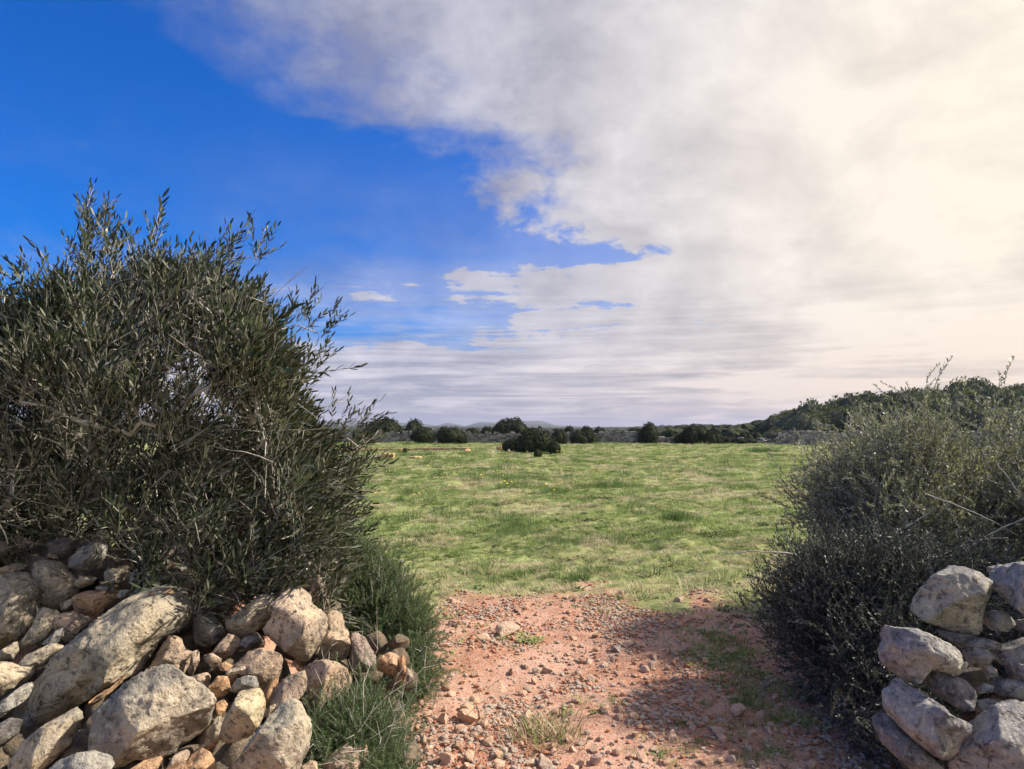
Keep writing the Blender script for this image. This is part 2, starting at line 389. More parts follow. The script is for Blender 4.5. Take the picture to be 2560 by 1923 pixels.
# ------------------------------------------------------------------ far hills
def hills_mat(t):
    p = t.node('ShaderNodeTexCoord').outputs['Object']
    a = t.noise(p, 0.012, 8, 0.7)
    return bsdf(t, t.mix(t.mapr(a, 0.4, 0.6), (0.035, 0.048, 0.028), (0.085, 0.10, 0.055)), 0.95, 0.05)
M_hill = mat('scrub_covered_hill', hills_mat)
def ridge(name, R0, Rw, prof, seed, bumpy):
    """a range of hills: prof = [(photo u, photo v of the crest)]; heights are real ones at distance R0"""
    us = np.array([p[0] for p in prof]); vsx = np.array([p[1] for p in prof])
    n = 420; u = np.linspace(us[0], us[-1], n); v = np.interp(u, us, vsx)
    a = np.arctan((u - CX) / F); H = EYE + (HOR - v) / F * R0 * np.cos(a)
    H = H + fbm2(u / 22, u * 0, 4, seed) * bumpy
    rows = 26; VV = []
    for k in range(rows):
        s = k / (rows - 1); r = R0 + (s - 0.5) * 2 * Rw; q = math.sin(math.pi * s) ** 0.8
        rr = np.full(n, r); z = -25 + (H + 25) * q + fbm2(u / 40, np.full(n, k * .5), 4, seed + 3) * bumpy * 2 * q * (1 - q)
        VV.append(np.stack([np.sin(a) * rr, np.cos(a) * rr, z], 1))
    VV = np.concatenate(VV); ix = np.arange(rows * n).reshape(rows, n)
    Q = np.stack([ix[:-1, :-1].ravel(), ix[:-1, 1:].ravel(), ix[1:, 1:].ravel(), ix[1:, :-1].ravel()], 1)
    tag(link(name, make_mesh(name, VV, Q, [M_hill], True)), kind='structure')
ridge('hills', 6200, 900, [(200, 1064), (560, 1060), (700, 1056), (810, 1053), (905, 1051), (960, 1054), (985, 1058), (1020, 1055), (1045, 1056), (1085, 1063), (1105, 1060), (1120, 1057), (1135, 1061), (1165, 1065), (1200, 1056), (1260, 1055), (1300, 1053), (1350, 1053), (1365, 1056), (1385, 1063), (1440, 1067), (1600, 1069), (2000, 1070), (2600, 1068)], 3, 5.0)
ridge('hills', 3900, 500, [(0, 1072), (800, 1070), (1060, 1067), (1160, 1066), (1180, 1062), (1210, 1060), (1300, 1059), (1370, 1060), (1400, 1066), (1480, 1069), (1600, 1068), (1700, 1067), (2000, 1068), (2600, 1068)], 9, 3.0)
ridge('hills', 2400, 300, [(0, 1073), (1200, 1072), (1380, 1070), (1500, 1068), (1600, 1067), (1680, 1065), (1760, 1066), (1900, 1066), (1990, 1066), (2600, 1066)], 15, 1.8)

# ------------------------------------------------------------------ rocks
def facet(Pn, seed, n=11, lo=0.66, hi=0.93, minc=0.0, keep=0.93):
    r = np.random.default_rng(seed)
    for k in range(n):
        d = r.normal(size=3); d /= np.linalg.norm(d)
        if minc and abs(d[1]) < minc: d[1] = -minc * 1.3; d /= np.linalg.norm(d)
        s = (Pn @ d); mx = s.max(); o = mx * r.uniform(lo, hi)
        Pn = Pn - np.outer(np.maximum(0, s - o) * keep, d)
    return Pn
def rough(Pn, size, seed, a=0.05, b=0.016):
    d = Pn / (np.linalg.norm(Pn, axis=1, keepdims=True) + 1e-6)
    s = fbm(Pn / size * 2.2 + seed * 3.1, 4, seed, .5) * a + fbm(Pn / size * 9 + seed, 3, seed + 5, .6) * b
    pit = np.clip(-vnoise(Pn / size * 5 + seed * 1.7, seed + 9) - 0.35, 0, 1) * 0.09
    return Pn + d * ((s - pit) * size)[:, None]
def stone_from_outline(name, poly, Y, seed, parent, material, thick=0.85, color=(1, 1, 1), sub=4):
    poly = np.array(poly, float)
    # centroid
    x, y = poly[:, 0], poly[:, 1]; x2, y2 = np.roll(x, -1), np.roll(y, -1); cr = x * y2 - x2 * y; A = cr.sum() / 2
    cx = ((x + x2) * cr).sum() / (6 * A); cy = ((y + y2) * cr).sum() / (6 * A)
    q = (poly - (cx, cy)) * (1, -1)
    N = 180; th = np.arange(N) / N * 2 * math.pi; rr = np.zeros(N)
    for i in range(len(q)):
        p0, p1 = q[i], q[(i + 1) % len(q)]; e = p1 - p0
        dx, dy = np.cos(th), np.sin(th); den = dx * e[1] - dy * e[0]
        with np.errstate(divide='ignore', invalid='ignore'):
            t = (p0[0] * e[1] - p0[1] * e[0]) / den; s = (p0[0] * dy - p0[1] * dx) / den
        ok = (np.abs(den) > 1e-9) & (t > 0) & (s >= -1e-6) & (s <= 1 + 1e-6); rr = np.where(ok, np.maximum(rr, t), rr)
    rr = (np.roll(rr, 1) + rr * 2 + np.roll(rr, -1)) / 4
    c = ray(cx, cy); sc = Y / c.y / F * c.length ** 0     # metres per photo pixel at that distance
    n = -c.normalized(); rt = Vector((0, 0, 1)).cross(n).normalized(); up = n.cross(rt)
    V, T = ico(sub)
    a, b, d = V[:, 0], V[:, 2], -V[:, 1]          # right, up, towards the eye
    rho = np.hypot(a, b); ang = np.arctan2(b, a) % (2 * math.pi)
    rad = np.interp(ang / (2 * math.pi) * N, np.arange(N + 1), np.append(rr, rr[0]))
    mean = math.sqrt(abs(A) / math.pi)
    wmin = min(mean, rr.min() * 1.7)
    g = rho ** 0.55
    Th = thick * wmin * sc * 1.15
    local = np.stack([rad * g * np.cos(ang) * sc, -np.sign(d) * np.abs(d) ** 0.65 * Th, rad * g * np.sin(ang) * sc], 1)
    local = facet(local, seed, 12, 0.58, 0.88, 0.45, 0.99); local = facet(local, seed + 7000, 7, 0.72, 0.92, 0, 0.99)
    local = rough(local, mean * sc, seed, .042, .028)
    an = np.arctan2(local[:, 2], local[:, 0]) % (2 * math.pi); rn = np.hypot(local[:, 0], local[:, 2]); NB = 40; bi = (an / (2 * math.pi) * NB).astype(int) % NB
    mx = np.zeros(NB); np.maximum.at(mx, bi, rn); want = np.interp((np.arange(NB) + .5) / NB * N, np.arange(N + 1), np.append(rr, rr[0])) * sc
    kk = np.clip(want / np.maximum(mx, 1e-4), .8, 1.9); kk = np.interp(an / (2 * math.pi) * NB, np.arange(-1, NB + 1) + .5, np.concatenate([[kk[-1]], kk, [kk[0]]]))
    kk = 1 + (kk - 1) * np.clip(rn / (mean * sc) * 1.3, 0, 1)
    local[:, 0] *= kk; local[:, 2] *= kk
    B = np.array([rt[:], (-n)[:], up[:]])         # rows: local x, y (away from the eye), z
    Wd = local @ B
    ctr = at(cx, cy, Y) + (-n) * (Th * 0.55)
    me = make_mesh(name, Wd, T, [material], True)
    o = link(name, me, parent, ctr); o.color = (*color, 1); return o
def rock_mesh(name, seed, material, sub=3, shape=(1, .8, .6), n=12):
    V, T = ico(sub); Pn = V * np.array(shape); Pn = facet(Pn, seed, n, 0.5, 0.88); Pn = rough(Pn, 1.0, seed, 0.05, 0.015 if sub > 2 else 0)
    return make_mesh(name, Pn, T, [material], sub > 2 and material is not M_pebble)

# ---- tumbled wall on the left, stones read off the photograph
ZA = lambda pts: [(x / 2.9, 1350 + y / 2.9) for x, y in pts]
ZB = lambda pts: [(500 + x / 2.9, 1350 + y / 2.9) for x, y in pts]
ZC = lambda pts: [(1760 + x / 2.765, 1323 + y / 2.765) for x, y in pts]
def YL(u, v): return 2.75 + (1923 - v) / 533 * 1.25 + max(0, u - 700) / 350 * 0.4
W_, G_, O_, P_, Dk = (1.08, 1.03, 0.92), (0.92, 0.97, 1.02), (1.18, 0.86, 0.62), (1.18, 1.0, 0.88), (0.55, 0.55, 0.60)
LEFT = [  # (polygon, tint, nearer by, thickness)
 (ZA([(0,240),(120,230),(230,270),(340,340),(330,400),(270,470),(240,600),(170,690),(90,760),(0,820),(-140,800),(-170,400),(-80,260)]), W_, .10, .9),
 (ZA([(250,150),(300,135),(380,150),(430,160),(500,250),(560,350),(540,430),(470,470),(420,510),(350,480),(290,450),(330,370),(270,300),(245,220)]), W_, .04, .9),
 (ZA([(0,200),(100,170),(180,170),(180,215),(80,250),(0,260),(-80,240),(-80,190)]), W_, -.05, .9),
 (ZA([(-40,0),(100,-30),(200,0),(220,50),(170,90),(90,140),(20,120),(-60,60)]), Dk, .0, .9),
 (ZA([(350,10),(450,-20),(550,0),(575,60),(540,100),(460,125),(380,90)]), Dk, .0, .9),
 (ZA([(510,130),(600,40),(680,20),(770,50),(760,110),(720,190),(640,235),(560,210),(510,180)]), G_, .05, .9),
 (ZA([(540,290),(620,260),(700,285),(660,330),(590,350),(550,330)]), W_, 0, .9),
 (ZA([(760,230),(800,200),(880,210),(940,240),(900,300),(830,330),(770,290)]), W_, 0, .9),
 (ZA([(540,390),(620,365),(760,370),(850,400),(850,450),(790,480),(740,540),(690,585),(600,560),(550,480)]), O_, -.02, .9),
 (ZA([(700,330),(760,325),(830,355),(840,390),(760,380),(700,350)]), G_, .02, .6),
 (ZA([(850,400),(880,360),(950,365),(940,400),(880,430)]), G_, .0, .9),
 (ZA([(150,1300),(240,1080),(300,950),(430,800),(560,680),(700,560),(830,460),(950,400),(1120,350),(1220,330),(1290,400),(1340,430),(1400,560),(1400,640),(1340,700),(1220,690),(1200,740),(1120,840),(1040,930),(1020,970),(900,1020),(760,1080),(640,1150),(480,1240),(340,1310),(210,1370)]), (1.0, .98, .9), .16, 1.0),
 (ZA([(1000,430),(1100,370),(1240,360),(1250,430),(1200,520),(1130,560),(1040,530)]), O_, .24, .5),
 (ZA([(280,480),(420,540),(400,620),(340,710),(270,750),(130,780),(180,700),(250,600)]), W_, .0, .8),
 (ZA([(430,530),(530,515),(670,600),(600,650),(500,740),(440,700),(400,620)]), P_, .0, .9),
 (ZA([(310,750),(400,660),(455,640),(455,710),(400,765)]), G_, .03, .7),
 (ZA([(120,910),(200,820),(370,760),(440,790),(400,860),(320,910),(210,950)]), W_, .02, .8),
 (ZA([(-20,810),(110,740),(125,820),(90,870),(0,865),(-60,850)]), W_, .0, .8),
 (ZA([(0,880),(70,900),(130,940),(245,970),(180,1040),(100,1090),(0,1140),(-120,1130),(-120,900)]), W_, .05, .8),
 (ZA([(0,1170),(120,1090),(190,1050),(220,1080),(190,1170),(90,1230),(0,1290),(-100,1260),(-80,1180)]), G_, .03, .8),
 (ZA([(-60,1350),(60,1300),(150,1330),(120,1420),(40,1480),(-60,1470)]), Dk, -.05, .9),
 (ZA([(110,1560),(180,1440),(300,1350),(440,1290),(540,1250),(575,1330),(520,1480),(500,1530),(400,1600),(300,1670),(180,1700),(100,1640)]), W_, .05, .9),
 (ZA([(690,1190),(760,1140),(830,1080),(900,1010),(1000,960),(1090,925),(1180,920),(1280,960),(1340,1020),(1420,1070),(1500,1120),(1555,1180),(1560,1300),(1530,1390),(1430,1480),(1300,1530),(1280,1570),(1150,1590),(1000,1560),(900,1590),(780,1580),(710,1500),(680,1400),(680,1290)]), (1.05, 1.03, .98), .22, .95),
 (ZA([(350,1650),(440,1570),(560,1545),(680,1555),(770,1600),(820,1680),(700,1780),(450,1780)]), G_, .12, .9),
 (ZA([(1220,690),(1300,710),(1340,800),(1420,850),(1410,930),(1330,985),(1240,930),(1150,900),(1060,930),(1130,840)]), P_, .02, .9),
 (ZA([(1410,480),(1470,530),(1530,560),(1600,620),(1640,690),(1580,750),(1490,780),(1420,740),(1400,640)]), (.7, .72, .8), .0, .9),
 (ZA([(1390,810),(1440,800),(1445,880),(1400,980),(1365,960)]), P_, .0, .8),
 (ZA([(1310,1650),(1380,1560),(1460,1520),(1520,1560),(1560,1640),(1560,1720),(1350,1740)]), O_, .06, .9),
 (ZA([(1200,1660),(1260,1560),(1340,1530),(1375,1560),(1340,1640),(1290,1720)]), P_, .10, .8),
 (ZA([(940,1650),(1040,1600),(1180,1590),(1150,1660),(1080,1720),(960,1720)]), O_, -.02, .8),
 (ZA([(1390,1530),(1470,1480),(1590,1440),(1600,1470),(1540,1510),(1430,1540)]), O_, .04, .8),
 (ZA([(1565,1180),(1620,1160),(1650,1200),(1620,1270),(1570,1280)]), O_, .0, .9),
 (ZA([(1365,985),(1500,965),(1525,1000),(1510,1085),(1450,1065),(1390,1030)]), P_, .0, .9),
 (ZA([(1500,1420),(1560,1290),(1610,1290),(1590,1420),(1540,1450)]), W_, -.04, .9),
 (ZA([(1260,250),(1400,210),(1480,270),(1450,360),(1350,390),(1270,330)]), W_, .02, .9),
 (ZA([(940,230),(1080,180),(1200,220),(1230,300),(1100,330),(960,310)]), G_, .0, .9),
 (ZA([(440,450),(520,430),(560,480),(520,515),(450,510)]), W_, -.05, .9),
 (ZA([(640,1160),(750,1090),(850,1060),(880,1000),(980,960),(900,1020),(830,1090),(740,1150),(690,1185)]), O_, .0, .8),
 (ZB([(90,210),(230,150),(340,165),(440,230),(510,280),(525,330),(470,400),(330,430),(200,520),(130,470),(90,330)]), (.9, .86, .85), .06, .9),
 (ZB([(190,570),(330,470),(440,400),(530,410),(525,560),(440,640),(350,710),(260,680),(190,620)]), W_, .10, .9),
 (ZB([(450,640),(520,560),(530,430),(600,370),(700,330),(800,400),(810,470),(900,540),(935,600),(930,660),(890,730),(860,800),(800,880),(740,885),(640,820),(540,720)]), (1.2, 1.08, .98), .20, .95),
 (ZB([(720,300),(800,250),(860,255),(895,310),(920,400),(880,460),(820,470),(760,380),(700,330)]), P_, .04, .9),
 (ZB([(900,540),(960,500),(1030,530),(1050,610),(1080,680),(1105,770),(1080,850),(1000,885),(920,880),(850,850),(890,730),(935,650)]), (1.12, .98, .85), .08, .9),
 (ZB([(1085,680),(1110,660),(1190,700),(1240,790),(1280,850),(1270,940),(1200,960),(1130,950),(1080,870),(1100,770)]), (.85, .75, .75), .05, .9),
 (ZB([(1280,850),(1380,815),(1440,840),(1455,930),(1420,990),(1340,960),(1280,940)]), (1.35, .95, .75), .0, .9),
 (ZB([(1450,840),(1485,835),(1495,950),(1480,1050),(1435,1030)]), (1.35, .88, .6), .0, .9),
 (ZB([(1500,930),(1540,960),(1550,1020),(1510,1040),(1490,990)]), P_, .0, .9),
 (ZB([(220,910),(290,860),(350,800),(440,785),(560,830),(600,870),(590,980),(520,1050),(450,1100),(400,1080),(400,1000),(330,980),(230,940)]), P_, .05, .9),
 (ZB([(190,955),(230,930),(325,918),(330,945),(270,970),(200,980)]), (1.3, 1.25, 1.15), .20, .5),
 (ZB([(60,1060),(130,985),(200,1000),(222,1090),(180,1135),(110,1145)]), O_, .06, .9),
 (ZB([(180,990),(290,970),(260,1030),(215,1040)]), O_, .0, .8),
 (ZB([(215,1080),(270,1000),(350,985),(405,1000),(430,1090),(350,1110),(270,1100)]), G_, .08, .9),
 (ZB([(220,1220),(280,1100),(340,1095),(440,1090),(470,1190),(470,1260),(430,1350),(380,1410),(250,1460),(160,1430),(140,1380),(180,1280)]), (1.3, 1.2, .95), .20, .95),
 (ZB([(520,1110),(560,1040),(640,985),(760,960),(778,1020),(760,1110),(700,1180),(590,1205),(505,1210)]), P_, .08, .9),
 (ZB([(450,1110),(520,1010),(570,985),(565,1050),(510,1190),(465,1215)]), (.9, .62, .42), .02, .8),
 (ZB([(730,930),(820,880),(900,870),(1000,900),(1070,950),(1100,1030),(1080,1110),(1000,1150),(900,1190),(880,1250),(800,1285),(760,1230),(715,1175),(770,1100),(790,1010)]), (1.2, 1.0, .85), .06, .9),
 (ZB([(190,1662),(290,1530),(420,1370),(540,1230),(640,1175),(720,1190),(750,1260),(800,1340),(815,1420),(800,1530),(750,1620),(720,1740),(400,1780),(180,1760)]), (.95, .95, .9), .24, .95),
 (ZB([(20,830),(90,820),(155,870),(145,925),(90,930),(50,880)]), P_, .04, .9),
 (ZB([(140,900),(180,880),(260,930),(200,950),(150,945)]), O_, .06, .8),
 (ZB([(90,800),(200,680),(290,720),(285,770),(230,840),(180,875)]), P_, .02, .9),
 (ZB([(270,770),(320,700),(420,690),(435,740),(340,790)]), (.7, .73, .85), .0, .9),
 (ZB([(480,1230),(540,1185),(552,1210),(490,1290),(462,1260)]), (1.4, 1.2, 1.0), .04, .8),
 (ZB([(880,1620),(960,1540),(1060,1490),(1100,1530),(1165,1530),(1155,1662),(1100,1740),(900,1740)]), P_, .02, .9),
 (ZB([(735,1640),(800,1600),(850,1620),(855,1680),(760,1710)]), P_, .04, .9),
 (ZB([(1150,1510),(1210,1490),(1225,1580),(1170,1610)]), (1.4, 1.0, .8), .0, .9),
 (ZB([(1590,1400),(1630,1410),(1650,1470),(1630,1510),(1600,1480)]), (1.3, 1.1, .95), .0, .9),
 (ZB([(1560,1340),(1590,1350),(1590,1390),(1555,1390)]), O_, .0, .9),
]
lw = empty('tumbled_stone_wall', (-1.9, 3.6, 0), 'tumbled dry stone wall of pale limestone boulders, heaped under the olive bush', 'stone wall')
for i, (poly, tint, near_, th) in enumerate(LEFT):
    u = sum(p[0] for p in poly) / len(poly); v = sum(p[1] for p in poly) / len(poly)
    ext = max(p[0] for p in poly) - min(p[0] for p in poly)
    stone_from_outline('stone', poly, YL(u, v) - near_, 100 + i, lw, M_rock, th, tint, 5 if ext > 170 else 4)
fill = [rock_mesh('filler_stone_shape', 900 + k, M_rock, 3, (1, random.uniform(.65, .95), random.uniform(.55, .8))) for k in range(10)]
cnt = 0
for gu in range(-560, 1010, 74):
    for gv in range(1350, 2150, 62):
        u = gu + random.uniform(-26, 26); v = gv + random.uniform(-22, 22)
        top = 1395 if u < 650 else 1395 + (u - 650) * 0.55
        if v < top: continue
        if u > 800 and v < 1480 + (u - 800) * 0.6: continue
        Y = YL(u, min(v, 1960)) + random.uniform(.24, .36)
        p = at(u, v, Y)
        if p.z < -0.05: continue
        o = link('stone', random.choice(fill), lw, p, [random.uniform(0, 6.28) for _ in range(3)], random.uniform(.10, .15))
        s = random.uniform(.6, .9); o.color = (s * 1.05, s * .96, s * .86, 1); cnt += 1  # fillers tinted darker, shade of the gaps put into their colour
# back and top of the heap, seen only from the side
for k in range(70):
    x = random.uniform(-5, -1.3); y = random.uniform(4.1, 5.2)
    o = link('stone', random.choice(fill), lw, (x, y, gz1(x, y) + random.uniform(0, .2)), [random.uniform(0, 6.28) for _ in range(3)], random.uniform(.10, .2))
    o.color = (.8, .8, .8, 1)

# ---- wall end on the right
RIGHT = [
 (ZC([(1440,580),(1480,480),(1590,340),(1700,250),(1760,240),(1900,280),(1985,350),(1960,420),(1920,500),(1890,700),(1850,730),(1720,710),(1560,670),(1470,620)]), .06, (1.05,1.05,.98)),
 (ZC([(2000,330),(2100,250),(2212,220),(2380,250),(2380,600),(2212,620),(2160,560),(2080,490),(2000,410)]), .12, (1.0,1.02,1.08)),
 (ZC([(1960,270),(2050,240),(2130,250),(2060,320),(1985,335)]), -.2, (1,1,1)),
 (ZC([(1940,660),(1960,590),(2020,560),(2090,570),(2140,640),(2090,700),(2000,712)]), .0, (.95,.95,.9)),
 (ZC([(2160,640),(2250,620),(2350,640),(2330,760),(2212,720),(2150,700)]), .0, (.85,.85,.85)),
 (ZC([(1225,740),(1260,690),(1480,690),(1560,715),(1640,745),(1700,780),(1765,840),(1760,960),(1690,970),(1560,950),(1490,1060),(1400,1060),(1310,1010),(1230,960),(1220,880),(1245,800)]), .10, (1.0,1.0,1.0)),
 (ZC([(1600,725),(1900,735),(2050,760),(1990,805),(1790,835),(1700,790)]), -.02, (.8,.8,.78)),
 (ZC([(1790,870),(1850,800),(1940,810),(1995,870),(1940,950),(1850,960)]), .0, (.85,.83,.8)),
 (ZC([(1500,1070),(1540,960),(1660,990),(1800,1030),(1860,1100),(1850,1225),(1760,1245),(1680,1195),(1600,1135)]), .03, (.72,.72,.75)),
 (ZC([(1240,1160),(1310,1140),(1340,1040),(1480,1110),(1600,1180),(1700,1250),(1840,1310),(1830,1400),(1750,1500),(1620,1570),(1500,1500),(1380,1400),(1270,1300)]), .12, (1.0,1.0,1.02)),
 (ZC([(1190,1330),(1260,1290),(1400,1420),(1520,1520),(1640,1590),(1620,1720),(1400,1640),(1230,1500),(1180,1400)]), .05, (.7,.7,.7)),
 (ZC([(1980,870),(2100,800),(2212,740),(2340,760),(2320,950),(2160,960),(2060,960)]), .03, (.85,.84,.8)),
 (ZC([(1925,960),(1980,920),(2030,1000),(2085,1040),(1960,1050)]), .0, (.9,.9,.9)),
 (ZC([(1885,1110),(1940,1065),(2000,1075),(1985,1120),(1910,1145)]), .0, (1,1,1)),
 (ZC([(2115,930),(2212,940),(2340,960),(2320,1050),(2212,1045),(2150,1010)]), .08, (1.05,1.05,1.0)),
 (ZC([(2005,1110),(2110,1050),(2212,1045),(2350,1060),(2340,1200),(2180,1175),(2040,1175)]), .04, (.85,.87,.85)),
 (ZC([(1845,1215),(1960,1170),(2065,1180),(2010,1255),(1910,1310)]), .02, (.85,.85,.83)),
 (ZC([(1910,1350),(2080,1190),(2212,1180),(2420,1200),(2420,1662),(2212,1850),(1740,1850),(1730,1560),(1760,1440),(1850,1390)]), .16, (.98,.98,1.0)),
]
rw = empty('dry_stone_wall', (1.9, 3.1, 0), 'end of a grey dry stone wall in shade beside the dark shrub', 'stone wall')
for i, (poly, near_, tint) in enumerate(RIGHT):
    v = sum(p[1] for p in poly) / len(poly)
    stone_from_outline('stone', poly, 2.98 - (v - 1323) / 600 * 0.30 - near_, 300 + i, rw, M_rock_r, .9, tuple(c * 1.08 for c in tint), 5 if i in (0, 1, 5, 9, 17) else 4)
for z in np.arange(0.05, 1.0, .15):
    for x in np.arange(1.52, 3.6, .19):
        for y in (3.12, 3.4, 3.7):
            if z > .8 and x < 1.95: continue
            if y > 3.2 and z < .7 and x > 1.7: continue
            uu_ = CX + x / y * F
            if z > .78 or uu_ < (2230 if z < .6 else 2400): continue
            zz_ = z + random.uniform(-.04, .04)
            xx_ = x + random.uniform(-.05, .05) + (0.12 if z > .5 else 0)
            o = link('stone', random.choice(fill), rw, (xx_, y + random.uniform(-.05, .05), zz_), [random.uniform(0, 6.28) for _ in range(3)], random.uniform(.09, .14))
            s = random.uniform(.6, .9); o.color = (s, s, s, 1)  # darkened tint paints the shade in the voids between stones

# ------------------------------------------------------------------ loose stones and gravel on the path
ZG = lambda x, y: (1000 + x / 2.458, 1400 + y / 2.458)
peb = [rock_mesh('stone', 1200 + k, M_pebble, 3, (1, random.uniform(.6, .9), random.uniform(.4, .7))) for k in range(12)]
NAMED = [  # zoom x, y, width px in that zoom, tint, label
 (650, 435, 140, (1.15, 1.05, .95), 'broad pale flat stone among weeds at the far left of the path'),
 (525, 470, 85, (1.15, 1.0, .85), 'knobbly round stone just left of the broad pale flat stone'),
 (775, 955, 90, (1.2, 1.05, .95), 'pale pointed stone near the dry grass clump, upper left of it'),
 (410, 975, 115, (1.15, .95, .8), 'jagged pale stone lying in front of its twin on bare red earth'),
 (410, 912, 105, (1.1, .95, .8), 'jagged pale stone lying just behind its twin on bare red earth'),
 (455, 862, 85, (1.15, .9, .7), 'tan wedge stone behind the two jagged stones'),
 (265, 975, 70, (1.2, 1.0, .85), 'small pale stone by the green shrub left of the jagged twins'),
 (545, 1110, 85, (1.1, .9, .75), 'leaning tan stone alone on smooth red earth near the bottom'),
 (295, 1220, 125, (1.25, 1.05, .95), 'large pale stone at the bottom edge of the path beside the spiny shrub'),
 (430, 1205, 105, (1.15, 1.0, .85), 'flat pale stone right of the large pale one at the bottom edge'),
 (1325, 550, 75, (.75, .75, .85), 'dark grey pointed stone in the middle of the path'),
 (1305, 615, 55, (1.05, .95, .9), 'squarish pale stone just in front of the dark pointed one'),
 (1398, 522, 60, (1.15, 1.05, 1), 'pale stone just right of the dark pointed one'),
 (1165, 628, 45, (1.35, 1.25, 1.15), 'small bright white stone in the middle of the path'),
 (690, 690, 60, (.85, .7, .65), 'dark reddish stone left of the row of grey stones'),
 (905, 688, 60, (.85, .8, .8), 'dark grey stone at the right end of the row of grey stones'),
 (835, 682, 65, (1.1, 1.05, 1), 'pale grey stone in the middle of the row of grey stones'),
 (775, 795, 70, (.85, .8, .75), 'dull brown rounded stone behind the pale pointed stone'),
 (1175, 742, 55, (1.0, .95, .9), 'upright grey stone in the centre of the path'),
 (1100, 690, 50, (1.0, .9, .85), 'rounded stone behind the upright grey stone'),
 (1075, 865, 65, (1.0, .9, .85), 'tilted slab stone next to the thin grass at the path centre'),
 (1350, 920, 60, (1.05, .9, .8), 'smooth oval stone with grass behind it'),
 (1515, 830, 60, (1.0, .85, .75), 'tan angular stone at the edge of the shade'),
 (1560, 600, 55, (1.15, 1.0, .95), 'pale stone left of a low green sprig in the far right of the path'),
 (1555, 652, 80, (.95, .85, .8), 'long grey stone lying across the path, right of centre'),
 (1510, 668, 60, (1.1, .95, .9), 'pale pinkish stone touching the long grey stone'),
 (1700, 620, 60, (1.0, .9, .85), 'rounded stone near the long stick in the far right of the path'),
 (2085, 935, 100, (1.2, 1.0, .9), 'big pale rounded stone at the foot of the dark shrub'),
 (1955, 1055, 105, (1.05, .85, .75), 'flat brownish stone below the big pale rounded stone'),
 (1985, 1095, 80, (1.05, .85, .8), 'reddish stone touching the flat brownish stone'),
 (1880, 990, 50, (1.25, 1.15, 1.05), 'small white stone left of the big pale rounded stone'),
 (1800, 1035, 60, (1.1, .9, .8), 'tan stone alone left of the flat brownish stone'),
 (1765, 955, 45, (1.15, .95, .85), 'small pale block stone on shaded earth'),
 (2045, 1225, 60, (1.2, 1.1, 1.05), 'white stone in the bottom right corner of the path'),
 (2160, 1255, 75, (1.15, 1.1, 1.0), 'large white stone at the very bottom right of the path'),
 (1570, 1140, 75, (1.1, .95, .9), 'pale stone on the ridge of bedrock near the bottom'),
 (1235, 1095, 50, (1.1, .95, .9), 'small pale stone right of the dry grass clump'),
 (885, 1240, 95, (.95, .9, .85), 'grey stone half hidden in the dry grass at the bottom edge'),
 (805, 1250, 75, (1.1, 1.0, .9), 'pale stone left of the grey one at the bottom edge'),
 (1215, 1235, 85, (.85, .72, .75), 'dark purple grey stone at the bottom edge'),
 (1425, 460, 50, (.8, .6, .5), 'dark red clod like stone in the far part of the path'),
 (1195, 467, 55, (.75, .6, .55), 'flat dark stone in the far part of the path, left of the red clod'),
 (330, 385, 65, (.75, .62, .6), 'dark flat stone lying at the far left beside the shrub'),
 (270, 520, 70, (1.1, .95, .85), 'tilted pale stone below the dark flat one'),
 (1720, 245, 60, (1.15, 1.05, 1.0), 'pale stone where the path meets the grass at right'),
 (1355, 205, 55, (1.0, .9, .85), 'lone stone on the farthest red patch of the path'),
 (605, 770, 150, (1.15, .92, .8), 'long flat bedrock slab set level in the red earth'),
 (1690, 860, 120, (1.05, .85, .78), 'low flat bedrock slab showing in the shaded earth'),
]
PG = 'loose stones on the red path'
placed = []
for i, (zx, zy, w, tint, lab) in enumerate(NAMED):
    u, v = ZG(zx, zy + w * .18); g = ground(u, v, 0.0); g.z = gz1(g.x, g.y); g = ground(u, v, g.z); g.z = gz1(g.x, g.y)
    size = w / 2.458 / F * g.y / 2 * 1.32
    flat = 'flat' in lab or 'slab' in lab
    o = link('stone', peb[i % 12], None, (g.x, g.y, g.z + size * (.05 if 'bedrock' in lab else .28)), (random.uniform(-.3, .3), random.uniform(-.3, .3), random.uniform(0, 6.28)), (size, size, size * (.45 if 'bedrock' in lab else .75 if flat else 1.2)))
    o.color = (*tint, 1); tag(o, lab, 'stone', PG); placed.append((g.x, g.y, size))
n_small = 0
while n_small < 250:
    u = random.uniform(1050, 2100); v = random.uniform(1490, 1925); g = ground(u, v); 
    if path_mask(g.x, g.y) < .5: continue
    if any((g.x - a) ** 2 + (g.y - b) ** 2 < (c * 1.3) ** 2 for a, b, c in placed): continue
    size = random.choice([.018, .022, .024, .028, .034, .042]); placed.append((g.x, g.y, size))
    o = link('stone', random.choice(peb), None, (g.x, g.y, gz1(g.x, g.y) + size * .3), [random.uniform(-.5, .5), random.uniform(-.5, .5), random.uniform(0, 6.28)], size)
    s = random.uniform(.75, 1.2); o.color = (s * 1.12, s * .92, s * .8, 1)
    tag(o, 'one of the many small pale limestone chips strewn over the red earth', 'stone', PG + ', small chips'); n_small += 1

